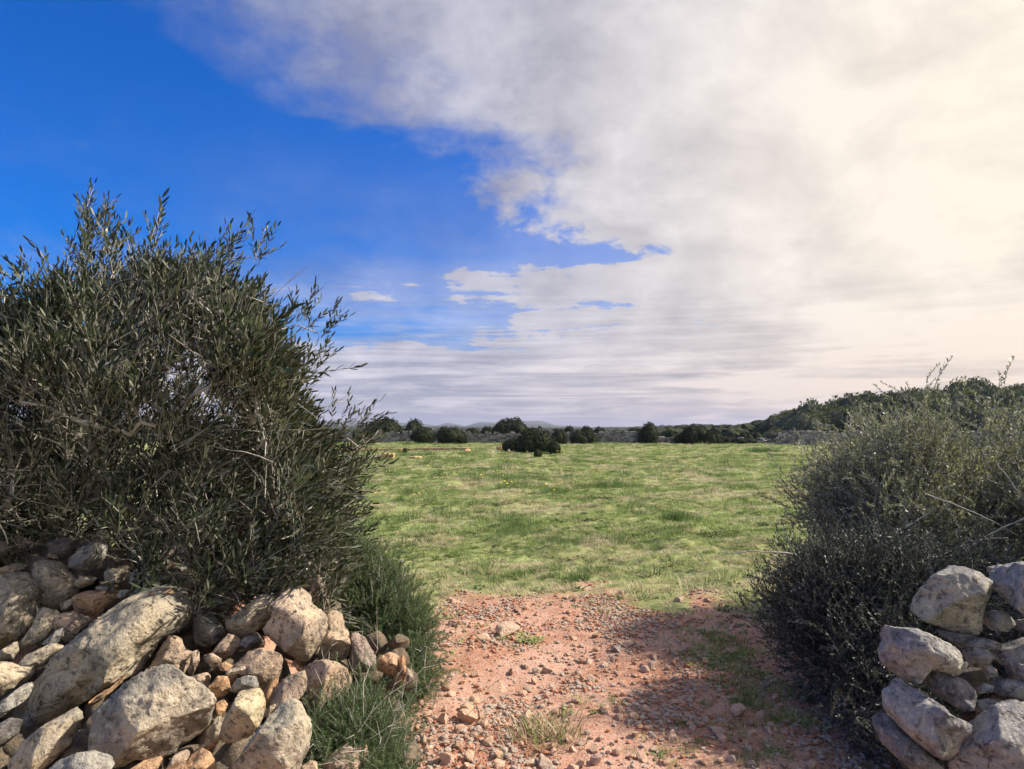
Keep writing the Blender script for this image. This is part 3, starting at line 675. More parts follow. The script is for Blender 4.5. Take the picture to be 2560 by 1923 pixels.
# geometry-node scatter for masses nobody could count
_sc = 0
def scatter(name, pts, scl, rot, idx, templates, label, cat, kind='stuff'):
    global _sc; _sc += 1
    coll = bpy.data.collections.new('shapes_%d' % _sc)
    for k, me in enumerate(templates):
        o = bpy.data.objects.new('%02d_shape' % k, me); coll.objects.link(o)
    me = bpy.data.meshes.new(name); me.vertices.add(len(pts)); me.vertices.foreach_set('co', np.ascontiguousarray(pts, dtype=np.float32).ravel())
    for an, arr, tp in (('scl', scl, 'FLOAT'), ('rz', rot, 'FLOAT'), ('idx', idx, 'INT')):
        a = me.attributes.new(an, tp, 'POINT'); a.data.foreach_set('value', np.ascontiguousarray(arr, dtype=np.float32 if tp == 'FLOAT' else np.int32))
    o = link(name, me)
    ng = bpy.data.node_groups.new(name, 'GeometryNodeTree')
    ng.interface.new_socket('Geometry', in_out='INPUT', socket_type='NodeSocketGeometry'); ng.interface.new_socket('Geometry', in_out='OUTPUT', socket_type='NodeSocketGeometry')
    N = ng.nodes; L = ng.links; gi = N.new('NodeGroupInput'); go_ = N.new('NodeGroupOutput')
    ci = N.new('GeometryNodeCollectionInfo'); ci.inputs[0].default_value = coll; ci.inputs['Separate Children'].default_value = True; ci.inputs['Reset Children'].default_value = True
    ip = N.new('GeometryNodeInstanceOnPoints'); ip.inputs['Pick Instance'].default_value = True
    def na(n_, t_):
        q = N.new('GeometryNodeInputNamedAttribute'); q.data_type = t_; q.inputs[0].default_value = n_; return q.outputs[0]
    cxyz = N.new('ShaderNodeCombineXYZ'); L.new(na('rz', 'FLOAT'), cxyz.inputs[2])
    L.new(gi.outputs[0], ip.inputs['Points']); L.new(ci.outputs[0], ip.inputs['Instance']); L.new(na('idx', 'INT'), ip.inputs['Instance Index'])
    L.new(cxyz.outputs[0], ip.inputs['Rotation']); L.new(na('scl', 'FLOAT'), ip.inputs['Scale']); L.new(ip.outputs[0], go_.inputs[0])
    md = o.modifiers.new('scatter', 'NODES'); md.node_group = ng
    tag(o, label, cat, None, kind); return o

def in_view(x, y, margin=0.10):
    return np.abs(x) < (y * (1280 / F + margin) + 0.6)
N = 120000
x = rng.uniform(-1.7, 2.6, N); y = rng.uniform(2.9, 7.6, N); pmv = path_mask(x, y)
cl = fbm2(x * 2.4, y * 2.4, 3, 77)
keep = (rng.random(N) < pmv * np.clip(.25 + cl * .9, .06, 1)); x, y = x[keep], y[keep]
gravel_shapes = [rock_mesh('pebble', 1500 + k, M_pebble, 2, (1, .8, .6), 8) for k in range(8)]
red = rock_mat('clod_earth', 0.0, 3.0)
for k in range(3):
    gravel_shapes[k].materials[0] = mat('red_clod', lambda t: bsdf(t, t.mix(t.node('ShaderNodeObjectInfo').outputs['Random'], (0.30, 0.13, 0.075), (0.5, 0.27, 0.18)), .95, .05))
s = np.clip(rng.lognormal(math.log(.0078), .55, len(x)), .003, .025)
scatter('gravel', np.stack([x, y, ghgt(x, y) + s * .3], 1), s, rng.uniform(0, 6.28, len(x)), rng.integers(0, 8, len(x)), gravel_shapes, 'loose gravel and red clods covering the bare earth path', 'gravel')

# ------------------------------------------------------------------ foliage generators
def frames(D_, roll):
    D_ = D_ / np.linalg.norm(D_, axis=1, keepdims=True)
    ref = np.where(np.abs(D_[:, 2:3]) > .95, np.array([[1., 0, 0]]), np.array([[0., 0, 1.]]))
    A = np.cross(ref, D_); A /= np.linalg.norm(A, axis=1, keepdims=True); B = np.cross(D_, A)
    c, s_ = np.cos(roll)[:, None], np.sin(roll)[:, None]
    return np.stack([A * c + B * s_, -A * s_ + B * c, D_], 1)      # rows = local x,y,z
def stampset(templates, pos, dirs, scl, seed):
    """templates: list of (V,T,tone); returns merged V,T,tone"""
    r = np.random.default_rng(seed); n = len(pos); which = r.integers(0, len(templates), n); M = frames(dirs, r.uniform(0, 6.28, n))
    VV, TT, TN = [], [], []; base = 0
    for k, (V, T, tn) in enumerate(templates):
        ii = np.where(which == k)[0]
        if not len(ii): continue
        W = np.einsum('vj,njk->nvk', V, M[ii]) * scl[ii][:, None, None] + pos[ii][:, None, :]
        nv = len(V); VV.append(W.reshape(-1, 3))
        TT.append((T[None] + (base + np.arange(len(ii)) * nv)[:, None, None]).reshape(-1, 3)); base += nv * len(ii)
        TN.append((np.clip(tn[None] + r.normal(0, .13, (len(ii), 1)), 0, 1)).ravel())
    return np.concatenate(VV), np.concatenate(TT), np.concatenate(TN)
def leaf_geo(r, base, d, L, Wd, curl):
    """one lanceolate leaf: 6 verts 4 tris"""
    d = d / np.linalg.norm(d); s = np.cross(d, r.normal(size=3)); s /= np.linalg.norm(s); n = np.cross(s, d)
    p = lambda a, w, k: base + d * L * a + s * Wd * w + n * k * L
    V = [p(0, 0, 0), p(.3, .45, curl * .3), p(.3, -.45, curl * .3), p(.7, .42, curl * .9), p(.7, -.42, curl * .9), p(1, 0, curl * 1.6)]
    return V, [(0, 2, 1), (1, 2, 4), (1, 4, 3), (3, 4, 5)]
def twig_template(seed, length, nl, L, Wd, spread=.75, bare=.15, bend=.25):
    r = np.random.default_rng(seed); V, T, tn = [], [], []; SV, ST = [], []
    b1 = r.uniform(-bend, bend, 2)
    pos = lambda t: np.array([b1[0] * t * t, b1[1] * t * t, t]) * length
    for k in range(nl):
        t = bare + (1 - bare) * (k // 2 + r.uniform(-.2, .2)) / max(1, (nl - 1) // 2); t = min(max(t, 0), 1)
        ang = (k % 2) * math.pi + (k // 2) * 1.57 + r.uniform(-.5, .5); sp_ = spread * (1 - .55 * t) * r.uniform(.7, 1.3)
        d = np.array([math.cos(ang) * sp_, math.sin(ang) * sp_, 1.0]); l = L * r.uniform(.65, 1.1)
        a, b = leaf_geo(r, pos(t), d, l, Wd * r.uniform(.8, 1.2), r.uniform(-.12, .12)); o = len(V); V += a; T += [tuple(q + o for q in f) for f in b]; tn += [r.uniform(.15, .85)] * 6
    rr_ = length * .007 + .0007
    for i in range(4):
        c = pos(i / 3); w = rr_ * (1.2 - i * .3)
        SV += [c + [w, 0, 0], c + [-w * .5, w * .87, 0], c + [-w * .5, -w * .87, 0]]
    for i in range(3):
        for j in range(3):
            a, b = i * 3 + j, i * 3 + (j + 1) % 3; ST += [(a, b, b + 3), (a, b + 3, a + 3)]
    return (np.array(V), np.array(T), np.array(tn)), (np.array(SV), np.array(ST), np.full(len(SV), .5))
def tubes(segs, sides=5):
    V, T = [], []
    A = np.array([s[0] for s in segs]); B = np.array([s[1] for s in segs]); ra = np.array([s[2] for s in segs]); rb = np.array([s[3] for s in segs])
    D_ = B - A; ok = np.linalg.norm(D_, axis=1) > 1e-5; A, B, ra, rb, D_ = A[ok], B[ok], ra[ok], rb[ok], D_[ok]
    M = frames(D_, np.zeros(len(A))); n = len(A)
    th = np.arange(sides) / sides * 2 * math.pi; c = np.stack([np.cos(th), np.sin(th)], 1)
    ring = np.einsum('sj,njk->nsk', c, M[:, :2])
    VV = np.concatenate([A[:, None] + ring * ra[:, None, None], B[:, None] + D_[:, None] * .03 + ring * rb[:, None, None]], 1).reshape(-1, 3)
    q = []
    for j in range(sides):
        k = (j + 1) % sides; q += [(j, k, k + sides), (j, k + sides, j + sides)]
    T = (np.array(q)[None] + (np.arange(n) * sides * 2)[:, None, None]).reshape(-1, 3)
    return VV, T
def grow(bases, targets, seed, r_tip=.0035, wob=.16, expo=.42, rise=.25):
    """branches: every target is joined to the nearest wood already grown"""
    r = np.random.default_rng(seed); P_n = [np.array(b, float) for b in bases]; par = [-1] * len(P_n)
    B0 = np.mean(P_n, 0)
    order = np.argsort(np.linalg.norm(targets - B0, axis=1) * r.uniform(.8, 1.2, len(targets)))
    arr = np.zeros((len(targets) * 5 + 50, 3)); n = len(P_n); arr[:n] = P_n; tips = []
    dist0 = np.zeros(len(arr))
    for ti in order:
        t = targets[ti]; d = np.linalg.norm(arr[:n] - t, axis=1) + dist0[:n] * .18; j = int(np.argmin(d))
        a = arr[j].copy(); L = np.linalg.norm(t - a); k = max(1, min(4, int(L / .16) + 1)); prev = j
        mid = (a + t) / 2 + np.array([0, 0, rise * L * .3]) + r.normal(0, wob * L * .5, 3)
        for q in range(1, k + 1):
            s = q / k; p = (1 - s) ** 2 * a + 2 * s * (1 - s) * mid + s * s * t
            arr[n] = p; par.append(prev); dist0[n] = dist0[prev] + L / k; prev = n; n += 1
        tips.append(prev)
    w = np.zeros(n); w[tips] += 1
    for i in range(n - 1, 0, -1):
        if par[i] >= 0: w[par[i]] += w[i]
    rad = r_tip * np.maximum(w, 1) ** expo
    segs = []
    for i in range(n):
        if par[i] >= 0:
            ra = min(rad[par[i]], rad[i] * 1.5); segs.append((arr[par[i]], arr[i], ra, rad[i]))
    dirs = np.array([arr[t] - arr[par[t]] if par[t] >= 0 else np.array([0, 0, 1.]) for t in tips])
    return segs, arr[:n], np.array(tips), dirs, np.array(par)

def plant(name, label, cat, base, targets, center, twigs, leaf_m, twig_m, seed, per=5, scl=(.8, 1.2), up=.5, wind=(0, 0, 0), jit=.08, bases=None, r_tip=.0035, expo=.42, outw=.6, stray=.06):
    r = np.random.default_rng(seed)
    root = empty(name, base, label, cat)
    bases = bases or [base]
    segs, nodes, tips, dirs, par = grow(bases, targets, seed, r_tip, expo=expo)
    thick = [s for s in segs if s[3] > .014]; thin = [s for s in segs if s[3] <= .014]
    off = np.array(base)
    rt_ = list(range(len(bases)))
    for i in range(len(bases), len(nodes)): rt_.append(rt_[par[i]])
    by = {}
    for i, sg in enumerate(segs):
        if sg[3] > .014: by.setdefault(rt_[len(bases) + i], []).append(sg)
    for sgs in by.values():
        V, T = tubes(sgs, 7); link('trunk', make_mesh('trunk', V - off, T, [M_bark], True), root, base)
    V1, T1 = tubes(thin, 4)
    src = nodes[len(bases):]
    pick = r.integers(0, len(src), len(targets) * per // 3)
    pos = np.concatenate([np.repeat(targets, per - per // 3, 0), src[pick]])
    pos = pos + r.normal(0, jit, pos.shape) * .35
    out = pos - np.array(center); out /= np.linalg.norm(out, axis=1, keepdims=True) + 1e-6
    d = out * outw + np.array([0, 0, up]) + np.array(wind) + r.normal(0, .45, pos.shape)
    sc_ = r.uniform(*scl, len(pos))
    if stray: sc_ = np.where(r.random(len(pos)) < stray, sc_ * 1.22, sc_)
    VL, TL, tn = stampset([t[0] for t in twigs], pos, d, sc_, seed + 1)
    VS, TS, _ = stampset([t[1] for t in twigs], pos, d, sc_, seed + 1)
    link('crown', make_mesh('crown', VL - off, TL, [leaf_m], False, {'tone': tn}), root, base)
    V2 = np.concatenate([V1, VS]); T2 = np.concatenate([T1, TS + len(V1)])
    link('branches', make_mesh('branches', V2 - off, T2, [twig_m], True), root, base)
    return root

# ---- big wild olive on the left
tw_ol = [twig_template(20 + k, .26, 13, .066, .0125, .75) for k in range(10)]
prof = np.array([(-1400, 760), (-700, 700), (-300, 690), (0, 740), (80, 715), (150, 680), (180, 585), (225, 570), (300, 600), (400, 625), (470, 645), (510, 660), (540, 720), (565, 770), (585, 820), (595, 880), (610, 940), (645, 990), (665, 1040), (685, 1100), (700, 1160), (710, 1250)], float)
prX = (prof[:, 0] - 1106) / 1522 * 5.0; prZ = 1.6 + (926 - prof[:, 1]) / 1522 * 5.0
r = np.random.default_rng(5); T_ = []
lump = lambda a, b, c: float(fbm(np.array([[a * 1.3, b * 1.3, c * 1.3]]), 3, 61)[0])
def olive_top(x, y):
    k = max(0.0, 1 - ((y - 5.05) / 1.5) ** 2) ** .42
    zt = np.interp(x * 5.0 / y, prX, prZ); return .62 + (zt - .62) * k
def z_low_skip(r, zt): return zt < 1.15
while len(T_) < 2600:
    x = r.uniform(-6.2, -.78); y = r.uniform(3.75, 6.5)
    if x > -1.0 and y < 4.3: continue
    zt = olive_top(x, y) + .20 * fbm(np.array([[x * 2.1, y * 2.1, 0]]), 2, 97)[0]; zb = .62 + .25 * (y < 4.0) + .2 * r.random()
    if x > -1.45: zb = .55 + .2 * r.random()
    if zt < zb + .05 or (x > -.26 * y and z_low_skip(r, zt)): continue
    shell = r.random() < .62
    z = zt - abs(r.normal(0, .16)) if shell else r.uniform(zb, zt)
    if z < zb: continue
    hole = fbm(np.array([[x * 1.6, y * 1.0, z * 1.6]]), 3, 90)[0]
    if hole < -.42 and r.random() < .85: continue
    if fbm(np.array([[x * 2.7, y * 2.7, z * 2.7]]), 2, 95)[0] < -.05 and r.random() < .85: continue
    T_.append((x, y, z))
for _ in range(520): T_.append((r.uniform(-5.6, -1.2), r.uniform(4.7, 5.9), r.uniform(.55, 1.5)))
spr = [(190, 455, 4.9), (205, 490, 4.9), (225, 520, 4.9), (330, 505, 4.9), (480, 540, 4.9), (545, 535, 4.9), (150, 580, 4.8), (70, 600, 4.7), (640, 680, 5), (690, 700, 5.1), (680, 780, 5), (760, 895, 4.9), (775, 945, 4.9), (10, 620, 4.6), (0, 660, 4.5)]
for a, b, c in spr: T_.append(tuple(at(a * 1.157, b * 1.157 + 25, c)))
# sprays hanging over the stones
for a, b, c in [(330, 1250, 3.85), (420, 1230, 3.9), (470, 1300, 3.75), (520, 1290, 3.8), (540, 1310, 3.75), (430, 1330, 3.7), (590, 1290, 3.85), (620, 1230, 3.95), (280, 1190, 3.9), (230, 1170, 3.9), (150, 1120, 3.9), (560, 1200, 3.95), (380, 1180, 3.9), (660, 1200, 4.1), (300, 1290, 3.8), (500, 1240, 3.85)]:
    for q in range(3): T_.append(tuple(at(a * 1.157 + r.normal(0, 12), b * 1.157 - 20 + r.normal(0, 12), c + r.normal(0, .05))))
T_ = np.array(T_)
plant('olive_bush', 'large wild olive bush with slender grey green leaves growing behind the tumbled stones', 'olive tree', (-2.6, 5.2, .45), T_, (-2.9, 5.2, 1.1), tw_ol, M_olive, M_twig, 11, per=5, scl=(.75, 1.2), up=.65, wind=(.18, -.1, .1), bases=[(-2.7, 5.3, .4), (-2.3, 5.0, .4), (-3.4, 5.3, .4), (-1.7, 5.1, .3), (-4.6, 5.3, .4)])

sg = []; ob = bpy.data.objects['olive_bush']; r = np.random.default_rng(71)
front = T_[(T_[:, 1] < 4.7) & (T_[:, 2] > .8)]
for i in r.integers(0, len(front), 430):
    p = front[i] + np.array([0, .12, -.15]); d = np.array([r.normal(.1, .75), r.normal(-.25, .3), r.uniform(.2, 1.0)]); d /= np.linalg.norm(d); L_ = r.uniform(.25, .7); r0 = r.uniform(.0026, .0048)
    for k in range(7):
        q = p + d * L_ / 7 + r.normal(0, .004, 3); sg.append((p, q, r0 * (1 - k / 8), r0 * (1 - (k + 1) / 8)))
        if k in (2, 4) and r.random() < .7:
            e = d + r.normal(0, .6, 3); e /= np.linalg.norm(e); sg.append((q, q + e * L_ * .3, r0 * .5, r0 * .25))
        p = q; d = d + r.normal(0, .10, 3)
V, T = tubes(sg, 4); tw = link('dead_twigs', make_mesh('dead_twigs', V - np.array(ob.location), T, [M_twig], True), ob, ob.location); tw['kind'] = 'stuff'

# ---- small-leaved shrubs on the right
tw_sm = [twig_template(60 + k, .15, 18, .027, .0085, .9, .1, .4) for k in range(10)]
def ell_targets(n, ells, seed, zmin=.05, shell=.55, holes=-.55):
    r = np.random.default_rng(seed); o = []
    wts = np.array([e[3] * e[4] * e[5] for e in ells]); wts = wts / wts.sum()
    while len(o) < n:
        e = ells[r.choice(len(ells), p=wts)]; d = r.normal(size=3); d /= np.linalg.norm(d)
        q = (1 - abs(r.normal(0, .1))) if r.random() < shell else r.random() ** .4
        q *= 1 + .16 * fbm(np.array([d * 2.2 + e[0]]), 2, seed)[0]
        p = np.array([e[0] + d[0] * q * e[3], e[1] + d[1] * q * e[4], e[2] + d[2] * q * e[5]])
        if p[2] < zmin: continue
        if fbm(np.array([p * 2.2]), 2, seed + 4)[0] < holes: continue
        o.append(p)
    return np.array(o)
EB = [(3.18, 5.7, .98, .70, .9, .56), (3.8, 5.6, 1.0, .75, .9, .58), (2.98, 5.5, .70, .58, .7, .42), (4.4, 5.2, .95, .7, .8, .55), (4.25, 4.1, 1.15, .75, .8, .8), (4.3, 3.2, 1.2, .75, .75, .85)]  # last two lobes are out of view, added to shade the wall end
TB = ell_targets(2900, EB, 31, .3, .6, -.25)
extra = [tuple(at(a * 1.157, b * 1.157, 5.3)) for a, b in ((1980, 885), (2005, 895), (2170, 885), (2100, 895))]
TB = np.concatenate([TB, np.array(extra)])
plant('grey_leaved_bush', 'rounded grey green bush behind the right wall end, taller than the dark shrub', 'bush', (3.2, 5.7, .2), TB, (3.3, 5.6, .7), tw_sm, M_small, M_twigd, 41, per=9, scl=(.8, 1.3), up=.45, jit=.3, bases=[(3.1, 5.7, .15), (3.0, 5.6, .15), (3.9, 5.6, .15), (4.3, 3.8, .1)], r_tip=.0026)
ES = [(2.06, 4.25, .48, .44, .45, .36), (2.42, 4.1, .46, .42, .45, .38), (1.92, 4.0, .28, .28, .35, .30), (1.98, 3.72, .25, .28, .3, .30), (1.80, 3.35, .15, .2, .25, .2)]
TS_ = ell_targets(1500, ES, 33, .02, .6, -.35)
plant('dark_shrub', 'low dark small leaved shrub pressed against the end of the right wall', 'shrub', (1.95, 4.1, .05), TS_, (1.95, 4.15, .25), tw_sm, M_dark, M_twigd, 43, per=9, scl=(.55, .9), up=.35, jit=.25, bases=[(1.9, 4.15, 0), (2.2, 4.1, 0), (1.75, 4.0, 0)], r_tip=.002)
# long bare sticks poking from the bushes
def stick(pts, r0, m, parent=None, name='bare_stick', label=None):
    segs = []
    for i in range(len(pts) - 1):
        segs.append((np.array(pts[i]), np.array(pts[i + 1]), r0 * (1 - .6 * i / len(pts)), r0 * (1 - .6 * (i + 1) / len(pts))))
    return segs
bb = bpy.data.objects['grey_leaved_bush']; rs = np.random.default_rng(3)
def bezier(a, b, c, n=12):
    a, b, c = map(np.array, (a, b, c)); return [(1 - t) ** 2 * a + 2 * t * (1 - t) * b + t * t * c + rs.normal(0, .0022, 3) for t in np.linspace(0, 1, n)]
for a, b, c, r0 in (((2310, 1235, 4.6), (2430, 1270, 4.5), (2545, 1340, 4.5), .0045), ((2415, 1375, 4.6), (2480, 1330, 4.6), (2570, 1290, 4.6), .007), ((2490, 1160, 4.7), (2545, 1220, 4.7), (2590, 1300, 4.7), .005),
                    ((2330, 1400, 4.5), (2440, 1340, 4.5), (2520, 1345, 4.5), .005), ((2180, 1350, 4.6), (2260, 1330, 4.6), (2340, 1270, 4.6), .005), ((1980, 1385, 4.1), (1880, 1372, 4.1), (1800, 1388, 4.2), .005)):
    P_ = bezier(at(*a), at(*b), at(*c)); V, T = tubes(stick(P_, r0, None), 5)
    link('bare_branch', make_mesh('bare_branch', V - np.array(bb.location), T, [M_twig], True), bb, bb.location)

# ---- asparagus shrubs
def needle_template(seed):
    r = np.random.default_rng(seed); V, T, tn = [], [], []
    for k in range(16):
        z0 = k / 16
        for q in range(6):
            a = r.uniform(0, 6.28); d = np.array([math.cos(a), math.sin(a), r.uniform(.2, .9)]); d /= np.linalg.norm(d); s = np.cross(d, r.normal(size=3)); s /= np.linalg.norm(s)
            b = np.array([0, 0, z0 * .08]); L = .013 * r.uniform(.7, 1.2); o = len(V)
            V += [b + s * .0011, b - s * .0011, b + d * L]; T.append((o, o + 1, o + 2)); tn += [r.uniform(.2, .9)] * 3
    SV = []; ST = []
    for i in range(2):
        c = np.array([0, 0, i * .08]); w = .0008; SV += [c + [w, 0, 0], c + [-w * .5, w * .87, 0], c + [-w * .5, -w * .87, 0]]
    for j in range(3): a, b = j, (j + 1) % 3; ST += [(a, b, b + 3), (a, b + 3, a + 3)]
    return (np.array(V), np.array(T), np.array(tn)), (np.array(SV), np.array(ST), np.full(6, .5))
tw_as = [needle_template(80 + k) for k in range(6)]
def zigzag(base, n, seed, L=.5, spread=.7, r0=.0022):
    r = np.random.default_rng(seed); sg = []
    for i in range(n):
        p = np.array(base) + r.normal(0, .12, 3) * (1, 1, .5); d = np.array([r.normal(0, spread), r.normal(0, spread) - .3, 1.0]); d /= np.linalg.norm(d); st_ = L * r.uniform(.5, 1.1) / 9
        for k in range(9):
            q = p + d * st_ + r.normal(0, .3, 3) * st_; sg.append((p, q, r0 * (1 - k / 11), r0 * (1 - (k + 1) / 11)))
            if k > 1 and r.random() < .8:
                e = d + r.normal(0, .8, 3); e /= np.linalg.norm(e); sg.append((q, q + e * st_ * r.uniform(.7, 1.6), r0 * .6, r0 * .25))
            p = q; d = d + r.normal(0, .15, 3)
    return sg
def asparagus(name, label, ells, base, n, seed, zz_n, zmin=.02):
    t = ell_targets(n, ells, seed, zmin, .5, -.3)
    root = plant(name, label, 'shrub', base, t, (base[0], base[1], base[2] + .2), tw_as, M_asp, M_twig, seed, per=12, scl=(.8, 1.3), up=.4, jit=.22, r_tip=.0016)
    sg = []
    for e in ells: sg += zigzag((e[0], e[1] - e[4] * .4, e[2] - .1), zz_n, seed + int(abs(e[0]) * 100), .5)
    V, T = tubes(sg, 4); link('bare_twigs', make_mesh('bare_twigs', V - np.array(base), T, [M_white_twig], True), root, base)
asparagus('asparagus_shrub', 'tall feathery green asparagus shrub between the olive bush and the red path', [(-1.05, 4.8, .34, .27, .35, .42), (-.76, 4.65, .24, .18, .24, .26), (-1.15, 4.75, .52, .22, .3, .22)], (-.95, 4.7, 0), 820, 51, 14)
asparagus('asparagus_shrub', 'low feathery asparagus shrub with bleached twigs at the foot of the tumbled wall', [(-.84, 3.3, .12, .17, .22, .16), (-.72, 3.45, .07, .13, .2, .14), (-.70, 3.1, .04, .15, .2, .13), (-.88, 3.5, .2, .12, .16, .13)], (-.72, 3.3, 0), 430, 53, 16, .01)
# scrubby grey fringe plants beside the shrub
asparagus('heath_plant', 'small dull green plant at the foot of the tall asparagus shrub by the path', [(-.60, 4.25, .05, .12, .16, .12), (-.56, 4.45, .05, .14, .16, .11)], (-.58, 4.3, 0), 170, 57, 3, .01)

# ------------------------------------------------------------------ grass
def tuft(seed, nb, h, spread, w, m, lean=.5, broad=False):
    r = np.random.default_rng(seed); V, T, tn = [], [], []
    for k in range(nb):
        a = r.uniform(0, 6.28); rad = spread * math.sqrt(r.random()); b = np.array([math.cos(a) * rad, math.sin(a) * rad, -.005])
        a2 = a + r.normal(0, .9); l = lean * r.uniform(.3, 1.3); d = np.array([math.cos(a2) * l, math.sin(a2) * l, 1.0]); d /= np.linalg.norm(d)
        H = h * r.uniform(.45, 1.1); s = np.array([-math.sin(a2 + r.normal(0, .6)), math.cos(a2), 0]); s /= np.linalg.norm(s)
        mid = b + d * H * .55; dr = np.array([math.cos(a2) * l * .8, math.sin(a2) * l * .8, .55 if not broad else .1]); tip = mid + dr * H * .5; ww = w * r.uniform(.7, 1.3); o = len(V)
        if broad: V += [b, mid + s * ww, mid - s * ww, tip]; T += [(o, o + 2, o + 1), (o + 1, o + 2, o + 3)]; tn += [r.uniform(0, 1)] * 4
        else: V += [b + s * ww * .6, b - s * ww * .6, mid + s * ww * .5, mid - s * ww * .5, tip]; T += [(o, o + 1, o + 3), (o, o + 3, o + 2), (o + 2, o + 3, o + 4)]; tn += [r.uniform(0, 1)] * 5
    return make_mesh('tuft', np.array(V), np.array(T), [m], False, {'tone': np.array(tn)})
TU = []
for k in range(4): TU.append(tuft(200 + k, 30, .085, .08, .0042, M_gr, 1.0))           # 0-3 short green
for k in range(3): TU.append(tuft(210 + k, 20, .06, .07, .012, M_weed, 1.5, True))    # 4-6 broad weeds
for k in range(3): TU.append(tuft(220 + k, 24, .09, .08, .0036, M_gy, 1.2))           # 7-9 dry
for k in range(3): TU.append(tuft(230 + k, 50, .105, .085, .0026, M_gd, .6))            # 10-12 darker, taller
def field_points(ymin, ymax, dens, smul, seed, xcap=None):
    r = np.random.default_rng(seed); wmax = ymax * (1280 / F + .12) + 1.0
    n = int(dens * (ymax - ymin) * 2 * wmax); x = r.uniform(-wmax, wmax, n); y = r.uniform(ymin, ymax, n)
    k = in_view(x, y, .10); x, y = x[k], y[k]
    k = (x > -.28 * y - 1.2) ; x, y = x[k], y[k]
    if xcap: k = x < xcap; x, y = x[k], y[k]
    pmv = path_mask(x, y); edge = np.clip(1 - pmv * 1.25, 0, 1); thin = np.clip((y - 6.0) / 3.5, .35, 1)
    k = r.random(len(x)) < edge * thin; x, y = x[k], y[k]
    k = (np.hypot((x + 1.6) / 1.0, (y - 4.2) / 1.6) > 1) | (x > -.9); x, y = x[k], y[k]
    a = fbm2(x * .8, y * 1.1, 5, 301, .65); b = fbm2(x * .9 + 40, y * 2.0, 3, 303); c = fbm2(x * 1.0, y * 1.3, 4, 305) + .35 * fbm2(x * .2, y * .3, 2, 309)
    q = r.random(len(x)); idx = np.where(q < .5, r.integers(0, 4, len(x)), r.integers(4, 7, len(x)))
    dry = (a + r.normal(0, .42, len(x))) > .40; dark = (c + r.normal(0, .16, len(x))) > .74
    idx = np.where(dry, r.integers(7, 10, len(x)), idx); idx = np.where(dark, r.integers(10, 13, len(x)), idx)
    near_dry = (y < 8.6) & (r.random(len(x)) < .35 + .4 * (y < 7.4)); idx = np.where(near_dry, r.integers(7, 10, len(x)), idx)
    rr2 = r.random(len(x)); idx = np.where(rr2 < .07, 13, np.where((rr2 < .16) & (b > -.1), 14, np.where(rr2 > .988, 11, idx)))
    s = smul * r.uniform(.45, 1.35, len(x)) * (1 + .4 * b) * np.where(rr2 > .988, 1.9, 1.0)
    return x, y, s, r.uniform(0, 6.28, len(x)), idx
TU.append(tuft(240, 16, .05, .055, .011, M_gy, 1.7, True)); TU.append(tuft(241, 22, .06, .06, .013, M_gd, 1.5, True))
Z = [field_points(4.2, 11, 330, .75, 1), field_points(11, 22, 120, 1.05, 2), field_points(22, 45, 34, 1.5, 3), field_points(45, 80, 7, 2.2, 4)]
gx, gy, gs, gr, gi = [np.concatenate([z[k] for z in Z]) for k in range(5)]
scatter('meadow_grass', np.stack([gx, gy, ghgt(gx, gy)], 1), gs, gr, gi, TU, 'short green meadow grass with weeds and dry stalks', 'grass')
# sparse weeds on the path and its margins
n = 900; x = rng.uniform(-1.2, 2.4, n); y = rng.uniform(3.0, 6.8, n); c = fbm2(x * 1.7, y * 1.7, 3, 401); k = (c > .38) & (path_mask(x, y) > .2); x, y = x[k], y[k]
x2 = rng.normal(1.52, .13, 170); y2 = rng.uniform(3.9, 5.6, 170); x3 = rng.normal(1.3, .35, 160); y3 = rng.uniform(3.1, 4.0, 160)
X = np.concatenate([x, x2, x3]); Y = np.concatenate([y, y2, y3])
ii = np.concatenate([rng.choice([4, 5, 7, 8, 1], len(x)), rng.choice([0, 1, 2, 4, 5, 7, 10], len(x2)), rng.choice([0, 1, 7, 10, 4], len(x3))]); ss = np.concatenate([rng.uniform(.3, .65, len(x)), rng.uniform(.4, .95, len(x2)), rng.uniform(.3, .6, len(x3))])
scatter('path_weeds', np.stack([X, Y, ghgt(X, Y)], 1), ss, rng.uniform(0, 6.28, len(X)), ii, TU, 'thin grass and weeds creeping over the edges of the red path', 'weeds')

# single clumps that stand out
def clump(name, u, v, label, cat, kinds, n, rad, s, grp=None):
    g = ground(u, v); g.z = gz1(g.x, g.y); VV, TT, TN, MI = [], [], [], []; base = 0; r = np.random.default_rng(int(u + v)); mats = []
    for k in range(n):
        me = TU[kinds[k % len(kinds)]]; m = me.materials[0]
        if m not in mats: mats.append(m)
        V = np.zeros(len(me.vertices) * 3); me.vertices.foreach_get('co', V); V = V.reshape(-1, 3); T = np.zeros(len(me.loops), int); me.loops.foreach_get('vertex_index', T); T = T.reshape(-1, 3)
        tn = np.zeros(len(V)); me.attributes['tone'].data.foreach_get('value', tn); a = r.uniform(0, 6.28); c_, s_ = math.cos(a), math.sin(a)
        q = s * r.uniform(.7, 1.2); W = V @ np.array([[c_, s_, 0], [-s_, c_, 0], [0, 0, 1]]) * q + np.array([r.normal(0, rad), r.normal(0, rad), 0])
        VV.append(W); TT.append(T + base); TN.append(tn); MI.append(np.full(len(T), mats.index(m))); base += len(V)
    o = link(name, make_mesh(name, np.concatenate(VV), np.concatenate(TT), mats, False, {'tone': np.concatenate(TN)}, np.concatenate(MI)), None, g); tag(o, label, cat, grp); return o
clump('dry_grass_clump', 1375, 1840, 'straw coloured clump of dry grass growing in the middle of the path', 'grass clump', [7, 8, 9, 0], 16, .07, 1.35)
